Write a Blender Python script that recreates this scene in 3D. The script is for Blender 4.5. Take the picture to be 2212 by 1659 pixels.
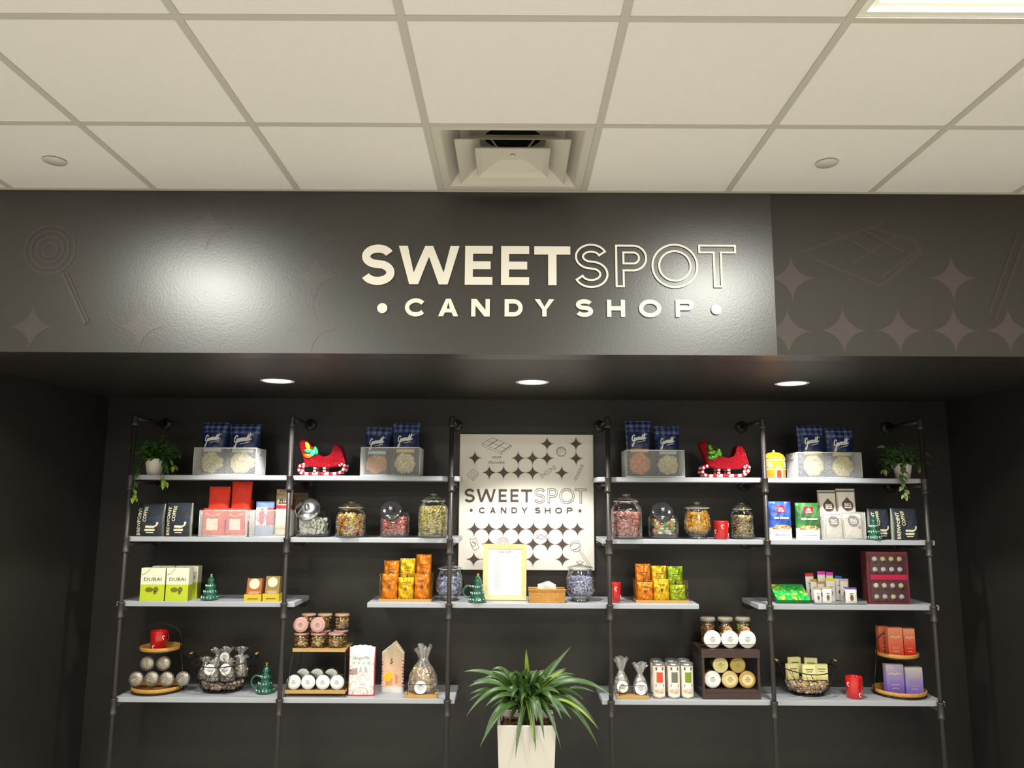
import bpy, bmesh, math, random
from mathutils import Vector, Matrix
PI = math.pi
sc = bpy.context.scene
for o in list(bpy.data.objects): bpy.data.objects.remove(o)
COL = sc.collection
# ---------------------------------------------------------------- camera, world, exposure
CZ = 1.60                       # eye height above the floor
F, PITCH, YAW, ROLL = 1661.17, 0.1466, -0.0006, -0.0050
def basis():
    cy, sy = math.cos(YAW), math.sin(YAW); c, s = math.cos(PITCH), math.sin(PITCH); cr, sr = math.cos(ROLL), math.sin(ROLL)
    rx = Vector((cy, -sy, 0)); ry = Vector((sy, cy, 0)); up = Vector((0, 0, 1))
    fwd = c * ry + s * up; u = c * up - s * ry
    return cr * rx - sr * u, sr * rx + cr * u, fwd
RIGHT, UPV, FWD = basis()
cam = bpy.data.cameras.new('camera'); camo = bpy.data.objects.new('camera', cam); COL.objects.link(camo)
cam.sensor_width = 36; cam.sensor_fit = 'HORIZONTAL'; cam.lens = 36 * F / 2212; cam.clip_start = .05
camo.matrix_world = Matrix(((RIGHT.x, UPV.x, -FWD.x, 0), (RIGHT.y, UPV.y, -FWD.y, 0), (RIGHT.z, UPV.z, -FWD.z, CZ), (0, 0, 0, 1)))
sc.camera = camo
w = bpy.data.worlds.new('world'); sc.world = w; w.use_nodes = True
w.node_tree.nodes['Background'].inputs[0].default_value = (1.0, .93, .82, 1)
w.node_tree.nodes['Background'].inputs[1].default_value = 0.02
sc.view_settings.view_transform = 'Standard'; sc.view_settings.look = 'None'; sc.view_settings.gamma = 1
sc.view_settings.use_curve_mapping = False; sc.view_settings.exposure = 0.0
sc.cycles.use_denoising = True; sc.cycles.max_bounces = 8; sc.cycles.diffuse_bounces = 4; sc.cycles.glossy_bounces = 3
sc.cycles.transparent_max_bounces = 24; sc.cycles.transmission_bounces = 4; sc.cycles.sample_clamp_indirect = 4
sc.cycles.caustics_reflective = False; sc.cycles.caustics_refractive = False
TROFFER_POWER = 88.0           # emission of the ceiling panels
SPOT_W = 58.0                  # each recessed downlight

def at(u, v, y):               # where the sight line through a photo pixel meets the plane at depth y
    d = FWD + RIGHT * ((u - 1106) / F) + UPV * ((829.5 - v) / F)
    k = y / d.y
    return d.x * k, CZ + d.z * k
def ax(u, y, v=1076): return at(u, v, y)[0]
def az(u, v, y): return at(u, v, y)[1]
# the planes of the place
T = .6096; GX, GY = -1.5276, 3.1464
D1 = 3.1275                    # bulkhead face
D2 = 4.2324                    # pipe uprights
W = 4.62                       # back wall of the niche
CEIL = CZ + 1.293; SOF = CZ + .586
# ---------------------------------------------------------------- materials
def lin(c):
    if isinstance(c, (int, float)): c = (c, c, c)
    return tuple(((x / 255) / 12.92 if x / 255 <= .04045 else (((x / 255) + .055) / 1.055) ** 2.4) for x in c)
MC = {}
def M(name, col=(200, 200, 200), rough=.5, metal=0, bump=0, bscale=80, var=0, vscale=6, spec=.5, emit=0, coat=0, sub=0):
    if name in MC: return MC[name]
    m = bpy.data.materials.new(name); m.use_nodes = True; nt = m.node_tree; b = nt.nodes['Principled BSDF']
    c = lin(col); b.inputs['Base Color'].default_value = (*c, 1); b.inputs['Roughness'].default_value = rough
    b.inputs['Metallic'].default_value = metal; b.inputs['Specular IOR Level'].default_value = spec
    if coat: b.inputs['Coat Weight'].default_value = coat; b.inputs['Coat Roughness'].default_value = .08
    if emit: b.inputs['Emission Color'].default_value = (*c, 1); b.inputs['Emission Strength'].default_value = emit
    tc = nt.nodes.new('ShaderNodeTexCoord')
    if var:
        n = nt.nodes.new('ShaderNodeTexNoise'); n.inputs['Scale'].default_value = vscale; n.inputs['Detail'].default_value = 4
        nt.links.new(tc.outputs['Object'], n.inputs['Vector'])
        mx = nt.nodes.new('ShaderNodeMix'); mx.data_type = 'RGBA'
        mx.inputs[6].default_value = (*[x * (1 - var) for x in c], 1); mx.inputs[7].default_value = (*[min(1, x * (1 + var)) for x in c], 1)
        nt.links.new(n.outputs['Fac'], mx.inputs[0]); nt.links.new(mx.outputs[2], b.inputs['Base Color'])
    if bump:
        n = nt.nodes.new('ShaderNodeTexNoise'); n.inputs['Scale'].default_value = bscale; n.inputs['Detail'].default_value = 3
        nt.links.new(tc.outputs['Object'], n.inputs['Vector'])
        bp = nt.nodes.new('ShaderNodeBump'); bp.inputs['Strength'].default_value = bump; bp.inputs['Distance'].default_value = .01
        nt.links.new(n.outputs['Fac'], bp.inputs['Height']); nt.links.new(bp.outputs[0], b.inputs['Normal'])
    MC[name] = m; return m
def painted(name, rough=.5, metal=0, bump=0, bscale=60, coat=0, alpha=1):
    if name in MC: return MC[name]
    m = M(name, (200, 200, 200), rough, metal, bump, bscale, coat=coat)
    nt = m.node_tree; a = nt.nodes.new('ShaderNodeVertexColor'); a.layer_name = 'print'
    nt.links.new(a.outputs['Color'], nt.nodes['Principled BSDF'].inputs['Base Color'])
    return m
def clear(name, tint=(250, 252, 252), refl=.10, rough=.03, haze=0.0, hazecol=(238, 236, 232), noisy=0):
    """thin clear glass or film: see-through, mirror-like at grazing angles, optionally a little milky"""
    if name in MC: return MC[name]
    m = bpy.data.materials.new(name); m.use_nodes = True; nt = m.node_tree; nt.nodes.clear()
    out = nt.nodes.new('ShaderNodeOutputMaterial'); tr = nt.nodes.new('ShaderNodeBsdfTransparent'); gl = nt.nodes.new('ShaderNodeBsdfGlossy')
    tr.inputs[0].default_value = (*lin(tint), 1); gl.inputs['Roughness'].default_value = rough; gl.inputs[0].default_value = (1, 1, 1, 1)
    lw = nt.nodes.new('ShaderNodeLayerWeight'); lw.inputs[0].default_value = .35
    ma = nt.nodes.new('ShaderNodeMath'); ma.operation = 'MULTIPLY_ADD'; ma.inputs[1].default_value = .7; ma.inputs[2].default_value = refl; ma.use_clamp = True
    mx = nt.nodes.new('ShaderNodeMixShader')
    nt.links.new(lw.outputs['Fresnel'], ma.inputs[0]); nt.links.new(ma.outputs[0], mx.inputs[0])
    nt.links.new(tr.outputs[0], mx.inputs[1]); nt.links.new(gl.outputs[0], mx.inputs[2]); last = mx
    if haze:
        df = nt.nodes.new('ShaderNodeBsdfDiffuse'); df.inputs[0].default_value = (*lin(hazecol), 1)
        m2 = nt.nodes.new('ShaderNodeMixShader'); m2.inputs[0].default_value = haze
        nt.links.new(mx.outputs[0], m2.inputs[1]); nt.links.new(df.outputs[0], m2.inputs[2]); last = m2
    if noisy:
        tc = nt.nodes.new('ShaderNodeTexCoord'); n = nt.nodes.new('ShaderNodeTexNoise'); n.inputs['Scale'].default_value = noisy
        bp = nt.nodes.new('ShaderNodeBump'); bp.inputs['Strength'].default_value = .8; bp.inputs['Distance'].default_value = .01
        nt.links.new(tc.outputs['Object'], n.inputs[0]); nt.links.new(n.outputs[0], bp.inputs['Height']); nt.links.new(bp.outputs[0], gl.inputs['Normal'])
    nt.links.new(last.outputs[0], out.inputs[0]); MC[name] = m; return m
BLACKWALL = M('black_wall_paint', (37, 34, 31), .42, bump=.10, bscale=90, var=.10, vscale=3)
BULK = M('black_bulkhead_paint', (44, 41, 38), .32, bump=.03, bscale=120, var=.05, vscale=4, spec=.88)
VINYL = M('black_mural_vinyl', (54, 50, 45), .62, var=.06, vscale=5, spec=.3)
MOTIF = M('mural_motif_brown', (72, 63, 60), .62, spec=.3)
MOTIFG = M('mural_motif_brown_gloss', (60, 52, 50), .33, bump=.03, bscale=120, spec=.82)
MOTIF2 = M('mural_motif_line', (60, 54, 51), .60, spec=.3)
TILE = M('ceiling_tile', (235, 229, 222), .95, bump=.25, bscale=260, var=.03, vscale=2, spec=.1)
TBAR = M('ceiling_grid_metal', (192, 187, 174), .6)
WHITEPAINT = M('white_sign_letters', (243, 236, 224), .55)
SHELF = M('grey_white_shelf_laminate', (170, 173, 179), .45, var=.04, vscale=9)
PIPE = M('black_iron_pipe', (62, 58, 56), .42, metal=.35, bump=.08, bscale=120)
GLINT = M('flange_glint_metal', (200, 195, 188), .3, metal=.9)  # bright metal for beads that imitate the glint on each wall flange
GLASS = clear('clear_glass', refl=.07)
CELLO = clear('cellophane', refl=.14, rough=.14, haze=.12, hazecol=(235, 232, 226), noisy=45)
ACRYL = clear('clear_acrylic', refl=.05, haze=.03)
WIRE = M('white_wire_mesh', (225, 225, 222), .4, metal=.1)
BWIRE = M('black_wire', (38, 34, 32), .45, metal=.4)
STEEL = M('polished_lid_steel', (205, 208, 212), .16, metal=1)
RATTAN = M('woven_rattan', (196, 142, 66), .6, bump=.6, bscale=160, var=.25, vscale=60)
WOOD = M('light_wood', (190, 150, 88), .55, var=.15, vscale=25)
DARKWOOD = M('dark_brown_wood', (62, 44, 40), .45, var=.15, vscale=20)
PAPER = M('white_paper', (242, 240, 234), .7)
INK = M('dark_ink', (52, 42, 40), .6)
INKG = M('grey_ink', (120, 112, 106), .6)
PMATTE = painted('printed_card', .5); PGLOSS = painted('printed_film', .32, bump=.25, bscale=28); PFOIL = painted('printed_foil', .28, metal=.35, bump=.35, bscale=40)
PCANDY = painted('candy_wrappers', .35, coat=.3); PPOP = painted('matte_print', .75)
CERGREEN = M('green_glazed_ceramic', (20, 92, 70), .12, coat=1, var=.25, vscale=30)
REDMUG = M('red_glazed_ceramic', (196, 24, 26), .2, coat=.6)
POTW = M('white_ceramic_pot', (226, 218, 204), .5)
LEAFD = M('dark_green_leaf', (62, 104, 42), .42, var=.45, vscale=14, spec=.5)
LEAFP = M('green_variegated_leaf', (86, 118, 64), .42, var=.5, vscale=22)
LEAFY = M('fresh_yellow_green_leaf', (132, 160, 52), .42, var=.3, vscale=22)
GOLD = M('gold_frame', (232, 214, 156), .35, metal=.4, var=.12, vscale=60)

# ---------------------------------------------------------------- mesh builder
class MB:
    def __init__(s): s.v = []; s.f = []; s.c = []; s.m = []; s.sm = []
    def add(s, vs, fs, col=None, mi=0, smooth=False):
        n = len(s.v); s.v += [tuple(v) for v in vs]; s.f += [tuple(i + n for i in f) for f in fs]
        s.m += [mi] * len(fs); s.sm += [smooth] * len(fs)
        if col is None: s.c += [(1, 1, 1)] * len(vs)
        elif isinstance(col, list): s.c += col
        else: s.c += [col] * len(vs)
        return s
    def box(s, x0, x1, y0, y1, z0, z1, col=None, mi=0, M4=None):
        vs = [Vector((x, y, z)) for z in (z0, z1) for y in (y0, y1) for x in (x0, x1)]
        if M4: vs = [M4 @ v for v in vs]
        return s.add(vs, [(0, 2, 3, 1), (4, 5, 7, 6), (0, 1, 5, 4), (2, 6, 7, 3), (0, 4, 6, 2), (1, 3, 7, 5)], col, mi)
    def tube(s, pts, r, n=8, closed=False, col=None, mi=0, cap=True):
        pts = [Vector(p) for p in pts]; N = len(pts); rs = r if isinstance(r, (list, tuple)) else [r] * N
        vs = []; up = Vector((0, 0, 1)); prev = None
        for i, p in enumerate(pts):
            a = pts[(i - 1) % N] if (closed or i > 0) else p; b = pts[(i + 1) % N] if (closed or i < N - 1) else p
            t = (b - a).normalized()
            if prev is None: q = t.cross(up) if abs(t.z) < .95 else t.cross(Vector((1, 0, 0)))
            else: q = prev - t * prev.dot(t)
            q.normalize(); prev = q; w2 = t.cross(q)
            for k in range(n):
                an = 2 * PI * k / n; vs.append(p + (q * math.cos(an) + w2 * math.sin(an)) * rs[i])
        fs = []
        for i in range(N if closed else N - 1):
            j = (i + 1) % N
            for k in range(n): fs.append((i * n + k, i * n + (k + 1) % n, j * n + (k + 1) % n, j * n + k))
        if cap and not closed: fs += [tuple(range(n - 1, -1, -1)), tuple((N - 1) * n + k for k in range(n))]
        return s.add(vs, fs, col, mi, True)
    def lathe(s, prof, n=24, cx=0, cy=0, cz=0, col=None, mi=0, M4=None, smooth=True, sq=0):
        """prof: (radius, z) pairs; sq > 0 squares the section off"""
        vs = []; fs = []; cl = []
        for i, p in enumerate(prof):
            for k in range(n):
                a = 2 * PI * k / n; ca, sa = math.cos(a), math.sin(a)
                g = 1 / ((abs(ca) ** (2 + sq) + abs(sa) ** (2 + sq)) ** (1 / (2 + sq)))
                v = Vector((cx + p[0] * g * ca, cy + p[0] * g * sa, cz + p[1]))
                vs.append(M4 @ v if M4 else v); cl.append(p[2] if len(p) > 2 else (col or (1, 1, 1)))
        for i in range(len(prof) - 1):
            for k in range(n): fs.append((i * n + k, i * n + (k + 1) % n, (i + 1) * n + (k + 1) % n, (i + 1) * n + k))
        return s.add(vs, fs, cl, mi, smooth)
    def ball(s, c, r, col=None, n=6, m=4, sx=1, sy=1, sz=1, R=None, mi=0):
        vs = []; c = Vector(c)
        for i in range(m + 1):
            ph = PI * i / m
            for k in range(n):
                th = 2 * PI * k / n; v = Vector((r * sx * math.sin(ph) * math.cos(th), r * sy * math.sin(ph) * math.sin(th), r * sz * math.cos(ph)))
                vs.append(c + (R @ v if R else v))
        fs = [(i * n + k, (i + 1) * n + k, (i + 1) * n + (k + 1) % n, i * n + (k + 1) % n) for i in range(m) for k in range(n)]
        return s.add(vs, fs, col, mi, True)
    def build(s, name, mat, parent=None, loc=None):
        me = bpy.data.meshes.new(name); me.from_pydata(s.v, [], s.f)
        mats = mat if isinstance(mat, list) else [mat]
        for x in mats: me.materials.append(x)
        me.polygons.foreach_set('material_index', s.m); me.polygons.foreach_set('use_smooth', s.sm)
        if any(c != (1, 1, 1) for c in s.c):
            a = me.color_attributes.new('print', 'FLOAT_COLOR', 'POINT')
            flat = []
            for c in s.c: flat += [c[0], c[1], c[2], 1]
            a.data.foreach_set('color', flat)
        me.update(); me.validate()
        o = bpy.data.objects.new(name, me); COL.objects.link(o)
        if parent: o.parent = parent
        if loc: o.location = loc
        return o
def tag(o, label, cat, group=None, kind=None):
    o['label'] = label; o['category'] = cat
    if group: o['group'] = group
    if kind: o['kind'] = kind
    return o
def root(name, label, cat, x, y, z, rz=0, group=None):
    o = bpy.data.objects.new(name, None); COL.objects.link(o); o.empty_display_size = .05
    o.location = (x, y, z); o.rotation_euler = (0, 0, rz); return tag(o, label, cat, group)
def struct(o): o['kind'] = 'structure'; return o
def copy_tree(o, parent=None):
    c = o.copy(); COL.objects.link(c); c.parent = parent
    for ch in list(o.children): copy_tree(ch, c)
    return c
# ---------------------------------------------------------------- lettering
def arc(cx, cy, rx, ry, a0, a1, n=20):
    return [(cx + rx * math.cos(math.radians(a0 + (a1 - a0) * i / n)), cy + ry * math.sin(math.radians(a0 + (a1 - a0) * i / n))) for i in range(n + 1)]
def offset_path(p, t):
    L = []; R = []
    for i in range(len(p)):
        a = p[max(i - 1, 0)]; b = p[min(i + 1, len(p) - 1)]; dx, dy = b[0] - a[0], b[1] - a[1]; l = math.hypot(dx, dy) or 1
        nx, ny = -dy / l * t / 2, dx / l * t / 2; L.append((p[i][0] + nx, p[i][1] + ny)); R.append((p[i][0] - nx, p[i][1] - ny))
    return L + R[::-1]
def glyph(ch, x0, x1, y0, y1, t):
    """contours of a geometric sans capital in the box, stroke t"""
    w_, h = x1 - x0, y1 - y0; X = lambda a: x0 + a; Y = lambda a: y0 + a
    if ch == 'T': return [[(X(0), Y(h)), (X(0), Y(h - t)), (X((w_ - t) / 2), Y(h - t)), (X((w_ - t) / 2), Y(0)), (X((w_ + t) / 2), Y(0)), (X((w_ + t) / 2), Y(h - t)), (X(w_), Y(h - t)), (X(w_), Y(h))]]
    if ch == 'E':
        m = h / 2; return [[(X(0), Y(0)), (X(w_), Y(0)), (X(w_), Y(t)), (X(t), Y(t)), (X(t), Y(m - t / 2)), (X(w_ * .93), Y(m - t / 2)), (X(w_ * .93), Y(m + t / 2)), (X(t), Y(m + t / 2)), (X(t), Y(h - t)), (X(w_), Y(h - t)), (X(w_), Y(h)), (X(0), Y(h))]]
    if ch == 'H': return [[(X(0), Y(0)), (X(t), Y(0)), (X(t), Y((h - t) / 2)), (X(w_ - t), Y((h - t) / 2)), (X(w_ - t), Y(0)), (X(w_), Y(0)), (X(w_), Y(h)), (X(w_ - t), Y(h)), (X(w_ - t), Y((h + t) / 2)), (X(t), Y((h + t) / 2)), (X(t), Y(h)), (X(0), Y(h))]]
    if ch == 'N': return [[(X(0), Y(0)), (X(t), Y(0)), (X(t), Y(h - 1.55 * t)), (X(w_ - 1.25 * t), Y(0)), (X(w_), Y(0)), (X(w_), Y(h)), (X(w_ - t), Y(h)), (X(w_ - t), Y(1.55 * t)), (X(1.25 * t), Y(h)), (X(0), Y(h))]]
    if ch == 'W':
        s = t * 1.12; q = w_ / 4
        return [[(X(0), Y(h)), (X(q - s * .45), Y(0)), (X(q + s * .55), Y(0)), (X(2 * q), Y(h * .72)), (X(3 * q - s * .55), Y(0)), (X(3 * q + s * .45), Y(0)), (X(w_), Y(h)), (X(w_ - s), Y(h)), (X(3 * q - s * .02), Y(t * 1.5)), (X(2 * q + s * .45), Y(h)), (X(2 * q - s * .45), Y(h)), (X(q + s * .02), Y(t * 1.5)), (X(s), Y(h))]]
    if ch == 'Y':
        s = t * 1.2; return [[(X((w_ - t) / 2), Y(0)), (X((w_ + t) / 2), Y(0)), (X((w_ + t) / 2), Y(h * .40)), (X(w_), Y(h)), (X(w_ - s), Y(h)), (X(w_ / 2), Y(h * .55)), (X(s), Y(h)), (X(0), Y(h)), (X((w_ - t) / 2), Y(h * .40))]]
    if ch == 'A':
        s = t * 1.15; k = (w_ / 2 - s * .5) / h
        return [[(X(0), Y(0)), (X(s), Y(0)), (X(s + k * h * .22), Y(h * .22)), (X(w_ - s - k * h * .22), Y(h * .22)), (X(w_ - s), Y(0)), (X(w_), Y(0)), (X(w_ / 2 + s * .5), Y(h)), (X(w_ / 2 - s * .5), Y(h))],
                [(X(s + k * h * .46), Y(h * .43)), (X(w_ - s - k * h * .46), Y(h * .43)), (X(w_ / 2), Y(h * .80))]]
    if ch == 'O':
        return [arc(X(w_ / 2), Y(h / 2), w_ / 2, h / 2, 0, 360, 44)[:-1], arc(X(w_ / 2), Y(h / 2), w_ / 2 - t, h / 2 - t, 0, 360, 44)[:-1]]
    if ch == 'C':
        p = arc(X(w_ / 2), Y(h / 2), (w_ - t) / 2, (h - t) / 2, 38, 322, 34); return [offset_path(p, t)]
    if ch == 'D':
        r = h / 2; return [[(X(0), Y(0)), (X(w_ - r), Y(0))] + arc(X(w_ - r), Y(r), r, r, -85, 85, 18) + [(X(w_ - r), Y(h)), (X(0), Y(h))],
                [(X(t), Y(t)), (X(w_ - r), Y(t))] + arc(X(w_ - r), Y(r), r - t, r - t, -85, 85, 16) + [(X(w_ - r), Y(h - t)), (X(t), Y(h - t))]]
    if ch == 'P':
        r = h * .305; b = h - 2 * r
        return [[(X(0), Y(0)), (X(t), Y(0)), (X(t), Y(b)), (X(w_ - r), Y(b))] + arc(X(w_ - r), Y(b + r), r, r, -85, 85, 16) + [(X(w_ - r), Y(h)), (X(0), Y(h))],
                [(X(t), Y(b + t)), (X(w_ - r), Y(b + t))] + arc(X(w_ - r), Y(b + r), r - t, r - t, -85, 85, 14) + [(X(w_ - r), Y(h - t)), (X(t), Y(h - t))]]
    if ch == 'S':
        rx, ru, rl = (w_ - t) / 2, (h - t) / 4 * .96, (h - t) / 4 * 1.04; cx = X(w_ / 2)
        p = arc(cx, Y(h - t / 2 - ru), rx * .93, ru, 22, 250, 24) + arc(cx, Y(t / 2 + rl), rx, rl, 70, -158, 24)
        return [offset_path(p, t)]
def fill_contours(cs, mb, fn, th=.0):
    """fill closed contours (holes included) in the (x, z) plane; fn maps (x, z, lift) to 3D"""
    cu = bpy.data.curves.new('c', 'CURVE'); cu.dimensions = '2D'; cu.fill_mode = 'BOTH'
    for c in cs:
        s = cu.splines.new('POLY'); s.points.add(len(c) - 1)
        for i, p in enumerate(c): s.points[i].co = (p[0], p[1], 0, 1)
        s.use_cyclic_u = True
    cu.extrude = th
    flat_to_mb(cu, mb, fn)
def flat_to_mb(cu, mb, fn):
    ob = bpy.data.objects.new('c', cu); me = bpy.data.meshes.new_from_object(ob)
    mb.add([fn(v.co.x, v.co.y, v.co.z) for v in me.vertices], [tuple(p.vertices) for p in me.polygons])
    bpy.data.objects.remove(ob); bpy.data.meshes.remove(me); bpy.data.curves.remove(cu)
def ribbon(mb, pts, wd, fn, closed=False, lift=0):
    if not closed and len(pts) == 2: pts = [(pts[0][0] + (pts[1][0] - pts[0][0]) * k / 8, pts[0][1] + (pts[1][1] - pts[0][1]) * k / 8) for k in range(9)]
    N = len(pts); vs = []
    for i in range(N):
        a = pts[(i - 1) % N] if (closed or i) else pts[i]; b = pts[(i + 1) % N] if (closed or i < N - 1) else pts[i]; p = pts[i]
        d1 = Vector((p[0] - a[0], p[1] - a[1])); d2 = Vector((b[0] - p[0], b[1] - p[1]))
        d1 = d1.normalized() if d1.length > 1e-9 else d2.normalized(); d2 = d2.normalized() if d2.length > 1e-9 else d1
        t = (d1 + d2); t = t.normalized() if t.length > 1e-6 else d1
        k = 1 / max(.5, math.sqrt(max(0, (1 + d1.dot(d2)) / 2))); n = Vector((-t.y, t.x)) * wd / 2 * k
        vs += [fn(p[0] + n.x, p[1] + n.y, lift), fn(p[0] - n.x, p[1] - n.y, lift)]
    fs = [(2 * i, 2 * i + 1, 2 * ((i + 1) % N) + 1, 2 * ((i + 1) % N)) for i in range(N if closed else N - 1)]
    mb.add(vs, fs)
def smooth(p, n=5):
    out = []
    for i in range(len(p) - 1):
        p0 = p[max(i - 1, 0)]; p1 = p[i]; p2 = p[i + 1]; p3 = p[min(i + 2, len(p) - 1)]
        for k in range(n):
            t = k / n; out.append(tuple(.5 * ((2 * p1[j]) + (-p0[j] + p2[j]) * t + (2 * p0[j] - 5 * p1[j] + 4 * p2[j] - p3[j]) * t * t + (-p0[j] + 3 * p1[j] - 3 * p2[j] + p3[j]) * t ** 3) for j in range(len(p1))))
    return out + [p[-1]]
SCRIPT = [[(.21, .60), (.15, .72), (.08, .64), (.03, .44), (.05, .28), (.11, .27), (.17, .38), (.18, .46), (.15, .15), (.10, -.08), (.04, -.2), (.01, -.12), (.08, .04), (.2, .26), (.27, .45), (.22, .40), (.22, .28), (.27, .27), (.32, .46), (.31, .28), (.36, .34), (.40, .50), (.44, .45), (.42, .29), (.47, .34), (.50, .50), (.54, .46), (.52, .29), (.57, .32), (.63, .40), (.64, .50), (.60, .46), (.60, .32), (.66, .30), (.76, .72), (.72, .32), (.77, .32), (.88, .78), (.83, .34), (.88, .32), (.94, .4)],
          [(.68, .56), (.85, .62), (1.04, .70)], [(.36, .10), (.6, .12), (.88, .17)]]
def script_word(parent, name, mat, cx, cz, wd, fn, rot=.12):
    mb = MB(); ca, sa = math.cos(rot), math.sin(rot)
    def f2(x, z, l): return fn(x, z, l)
    for k, s in enumerate(SCRIPT):
        q = [((x - .5) * wd, (z - .3) * wd * .8) for x, z in smooth(s, 4)]
        q = [(cx + x * ca - z * sa + .10 * z, cz + x * sa + z * ca) for x, z in q]
        ribbon(mb, q, wd * (.062 if k == 0 else .035), f2)
    return mb.build(name, mat, parent)
def text(parent, name, mat, s, cx, cz, wd, fn, rot=0, bold=0, hgt=None, shear=0):
    """words in the built-in sans face, scaled to width wd (or height hgt) and laid on a surface by fn"""
    cu = bpy.data.curves.new('t', 'FONT'); cu.body = s; cu.size = 1; cu.resolution_u = 2; cu.fill_mode = 'BOTH'; cu.offset = bold; cu.shear = shear
    ob = bpy.data.objects.new('t', cu); me = bpy.data.meshes.new_from_object(ob)
    xs = [v.co.x for v in me.vertices]; ys = [v.co.y for v in me.vertices]
    if not xs: return None
    x0, x1, y0, y1 = min(xs), max(xs), min(ys), max(ys); k = wd / (x1 - x0); kz = hgt / (y1 - y0) if hgt else k
    ca, sa = math.cos(rot), math.sin(rot); vs = []
    for v in me.vertices:
        a = (v.co.x - (x0 + x1) / 2) * k; b = (v.co.y - (y0 + y1) / 2) * kz
        vs.append(fn(cx + a * ca - b * sa, cz + a * sa + b * ca, 0))
    mb = MB(); mb.add(vs, [tuple(p.vertices) for p in me.polygons])
    bpy.data.objects.remove(ob); bpy.data.meshes.remove(me); bpy.data.curves.remove(cu)
    return mb.build(name, mat, parent)
def disc(mb, cx, cz, r, fn, n=20, col=None, rz=None):
    rz = rz or r; K = 4
    vs = [fn(cx, cz, 0)]
    for j in range(1, K + 1): vs += [fn(cx + r * j / K * math.cos(2 * PI * k / n), cz + rz * j / K * math.sin(2 * PI * k / n), 0) for k in range(n)]
    fs = [(0, 1 + k, 1 + (k + 1) % n) for k in range(n)]
    for j in range(K - 1):
        for k in range(n): fs.append((1 + j * n + k, 1 + (j + 1) * n + k, 1 + (j + 1) * n + (k + 1) % n, 1 + j * n + (k + 1) % n))
    mb.add(vs, fs, col)
def patch(mb, x0, x1, z0, z1, fn, n=8):
    vs = [fn(x0 + (x1 - x0) * i / n, z0 + (z1 - z0) * j / n, 0) for j in range(n + 1) for i in range(n + 1)]
    mb.add(vs, [(j * (n + 1) + i, j * (n + 1) + i + 1, (j + 1) * (n + 1) + i + 1, (j + 1) * (n + 1) + i) for j in range(n) for i in range(n)])
def flat(y): return lambda x, z, l: (x, y - l, z)
def star_contour(cx, cz, r, n=8):
    """a four-pointed star left between four touching circles"""
    p = []
    for q in range(4):
        c = (r * (1 if q in (0, 3) else -1), r * (1 if q in (0, 1) else -1)); a0 = {0: 270, 1: 360, 2: 90, 3: 180}[q]
        for i in range(n):
            a = math.radians(a0 - 90 * i / n); p.append((cx + c[0] + r * math.cos(a), cz + c[1] + r * math.sin(a)))
    return p

# ================================================================ the room
def ceiling():
    mb = MB(); mt = MB()
    x_l, x_r, y_b = -8, 9, -14
    skip = {(-1, 2), (4, 2), (2, 0), (-1, 6), (4, 6), (-1, 10), (4, 10)}
    for i in range(x_l, x_r):
        for j in range(0, -y_b):
            if (i, j) in skip: continue
            y1 = min(GY - j * T, D1); y0 = GY - (j + 1) * T
            mb.box(GX + i * T, GX + (i + 1) * T, y0, y1, CEIL, CEIL + .015)
    c = struct(mb.build('ceiling', TILE))
    h = .012
    for i in range(x_l, x_r + 1): mt.box(GX + i * T - h, GX + i * T + h, GY + y_b * T, D1, CEIL - .004, CEIL + .02)
    for j in range(1, -y_b + 1): mt.box(GX + x_l * T, GX + x_r * T, GY - j * T - h, GY - j * T + h, CEIL - .0035, CEIL + .019)
    mt.box(GX + x_l * T, GX + x_r * T, D1 - .018, D1 - .001, CEIL - .0045, CEIL + .02)
    struct(mt.build('ceiling_grid', TBAR, c)); return skip
ceiling()
XL, XR, YB = GX - 8 * T, GX + 9 * T, GY - 14 * T
NL, NR = -2.44, 2.62            # side walls of the niche
FLOORM = M('pale_floor_tile', (205, 203, 198), .5, var=.06, vscale=2)
ROOMW = M('warm_room_paint', (212, 209, 202), .8, var=.02)
struct(MB().box(XL, XR, YB, W + .1, -.1, 0).build('floor', FLOORM))
struct(MB().box(NL - .1, NR + .1, W, W + .12, 0, SOF + .1).build('wall_back', BLACKWALL))
struct(MB().box(NL - .12, NL, D1, W, 0, SOF).build('wall_niche_left', BLACKWALL))
struct(MB().box(NR, NR + .12, D1, W, 0, SOF).build('wall_niche_right', BLACKWALL))
struct(MB().box(XL, NL - .12, D1, D1 + .12, 0, SOF).build('wall_front_left', BLACKWALL))
struct(MB().box(NR + .12, XR, D1, D1 + .12, 0, SOF).build('wall_front_right', BLACKWALL))
struct(MB().box(XL - .1, XL, YB, D1 + .12, 0, CEIL + .1).build('wall_left', ROOMW))
struct(MB().box(XR, XR + .1, YB, D1 + .12, 0, CEIL + .1).build('wall_right', ROOMW))
struct(MB().box(XL, XR, YB - .1, YB, 0, CEIL + .1).build('wall_rear', ROOMW))
bulk = struct(MB().box(XL, XR, D1, D1 + .12, SOF, CEIL + .1).build('wall_bulkhead', BULK))
DLX = [ax(599, 3.9, 830), ax(1150, 3.9, 834), ax(1711, 3.9, 837)]; DLY = 3.90; DR = .078
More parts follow.
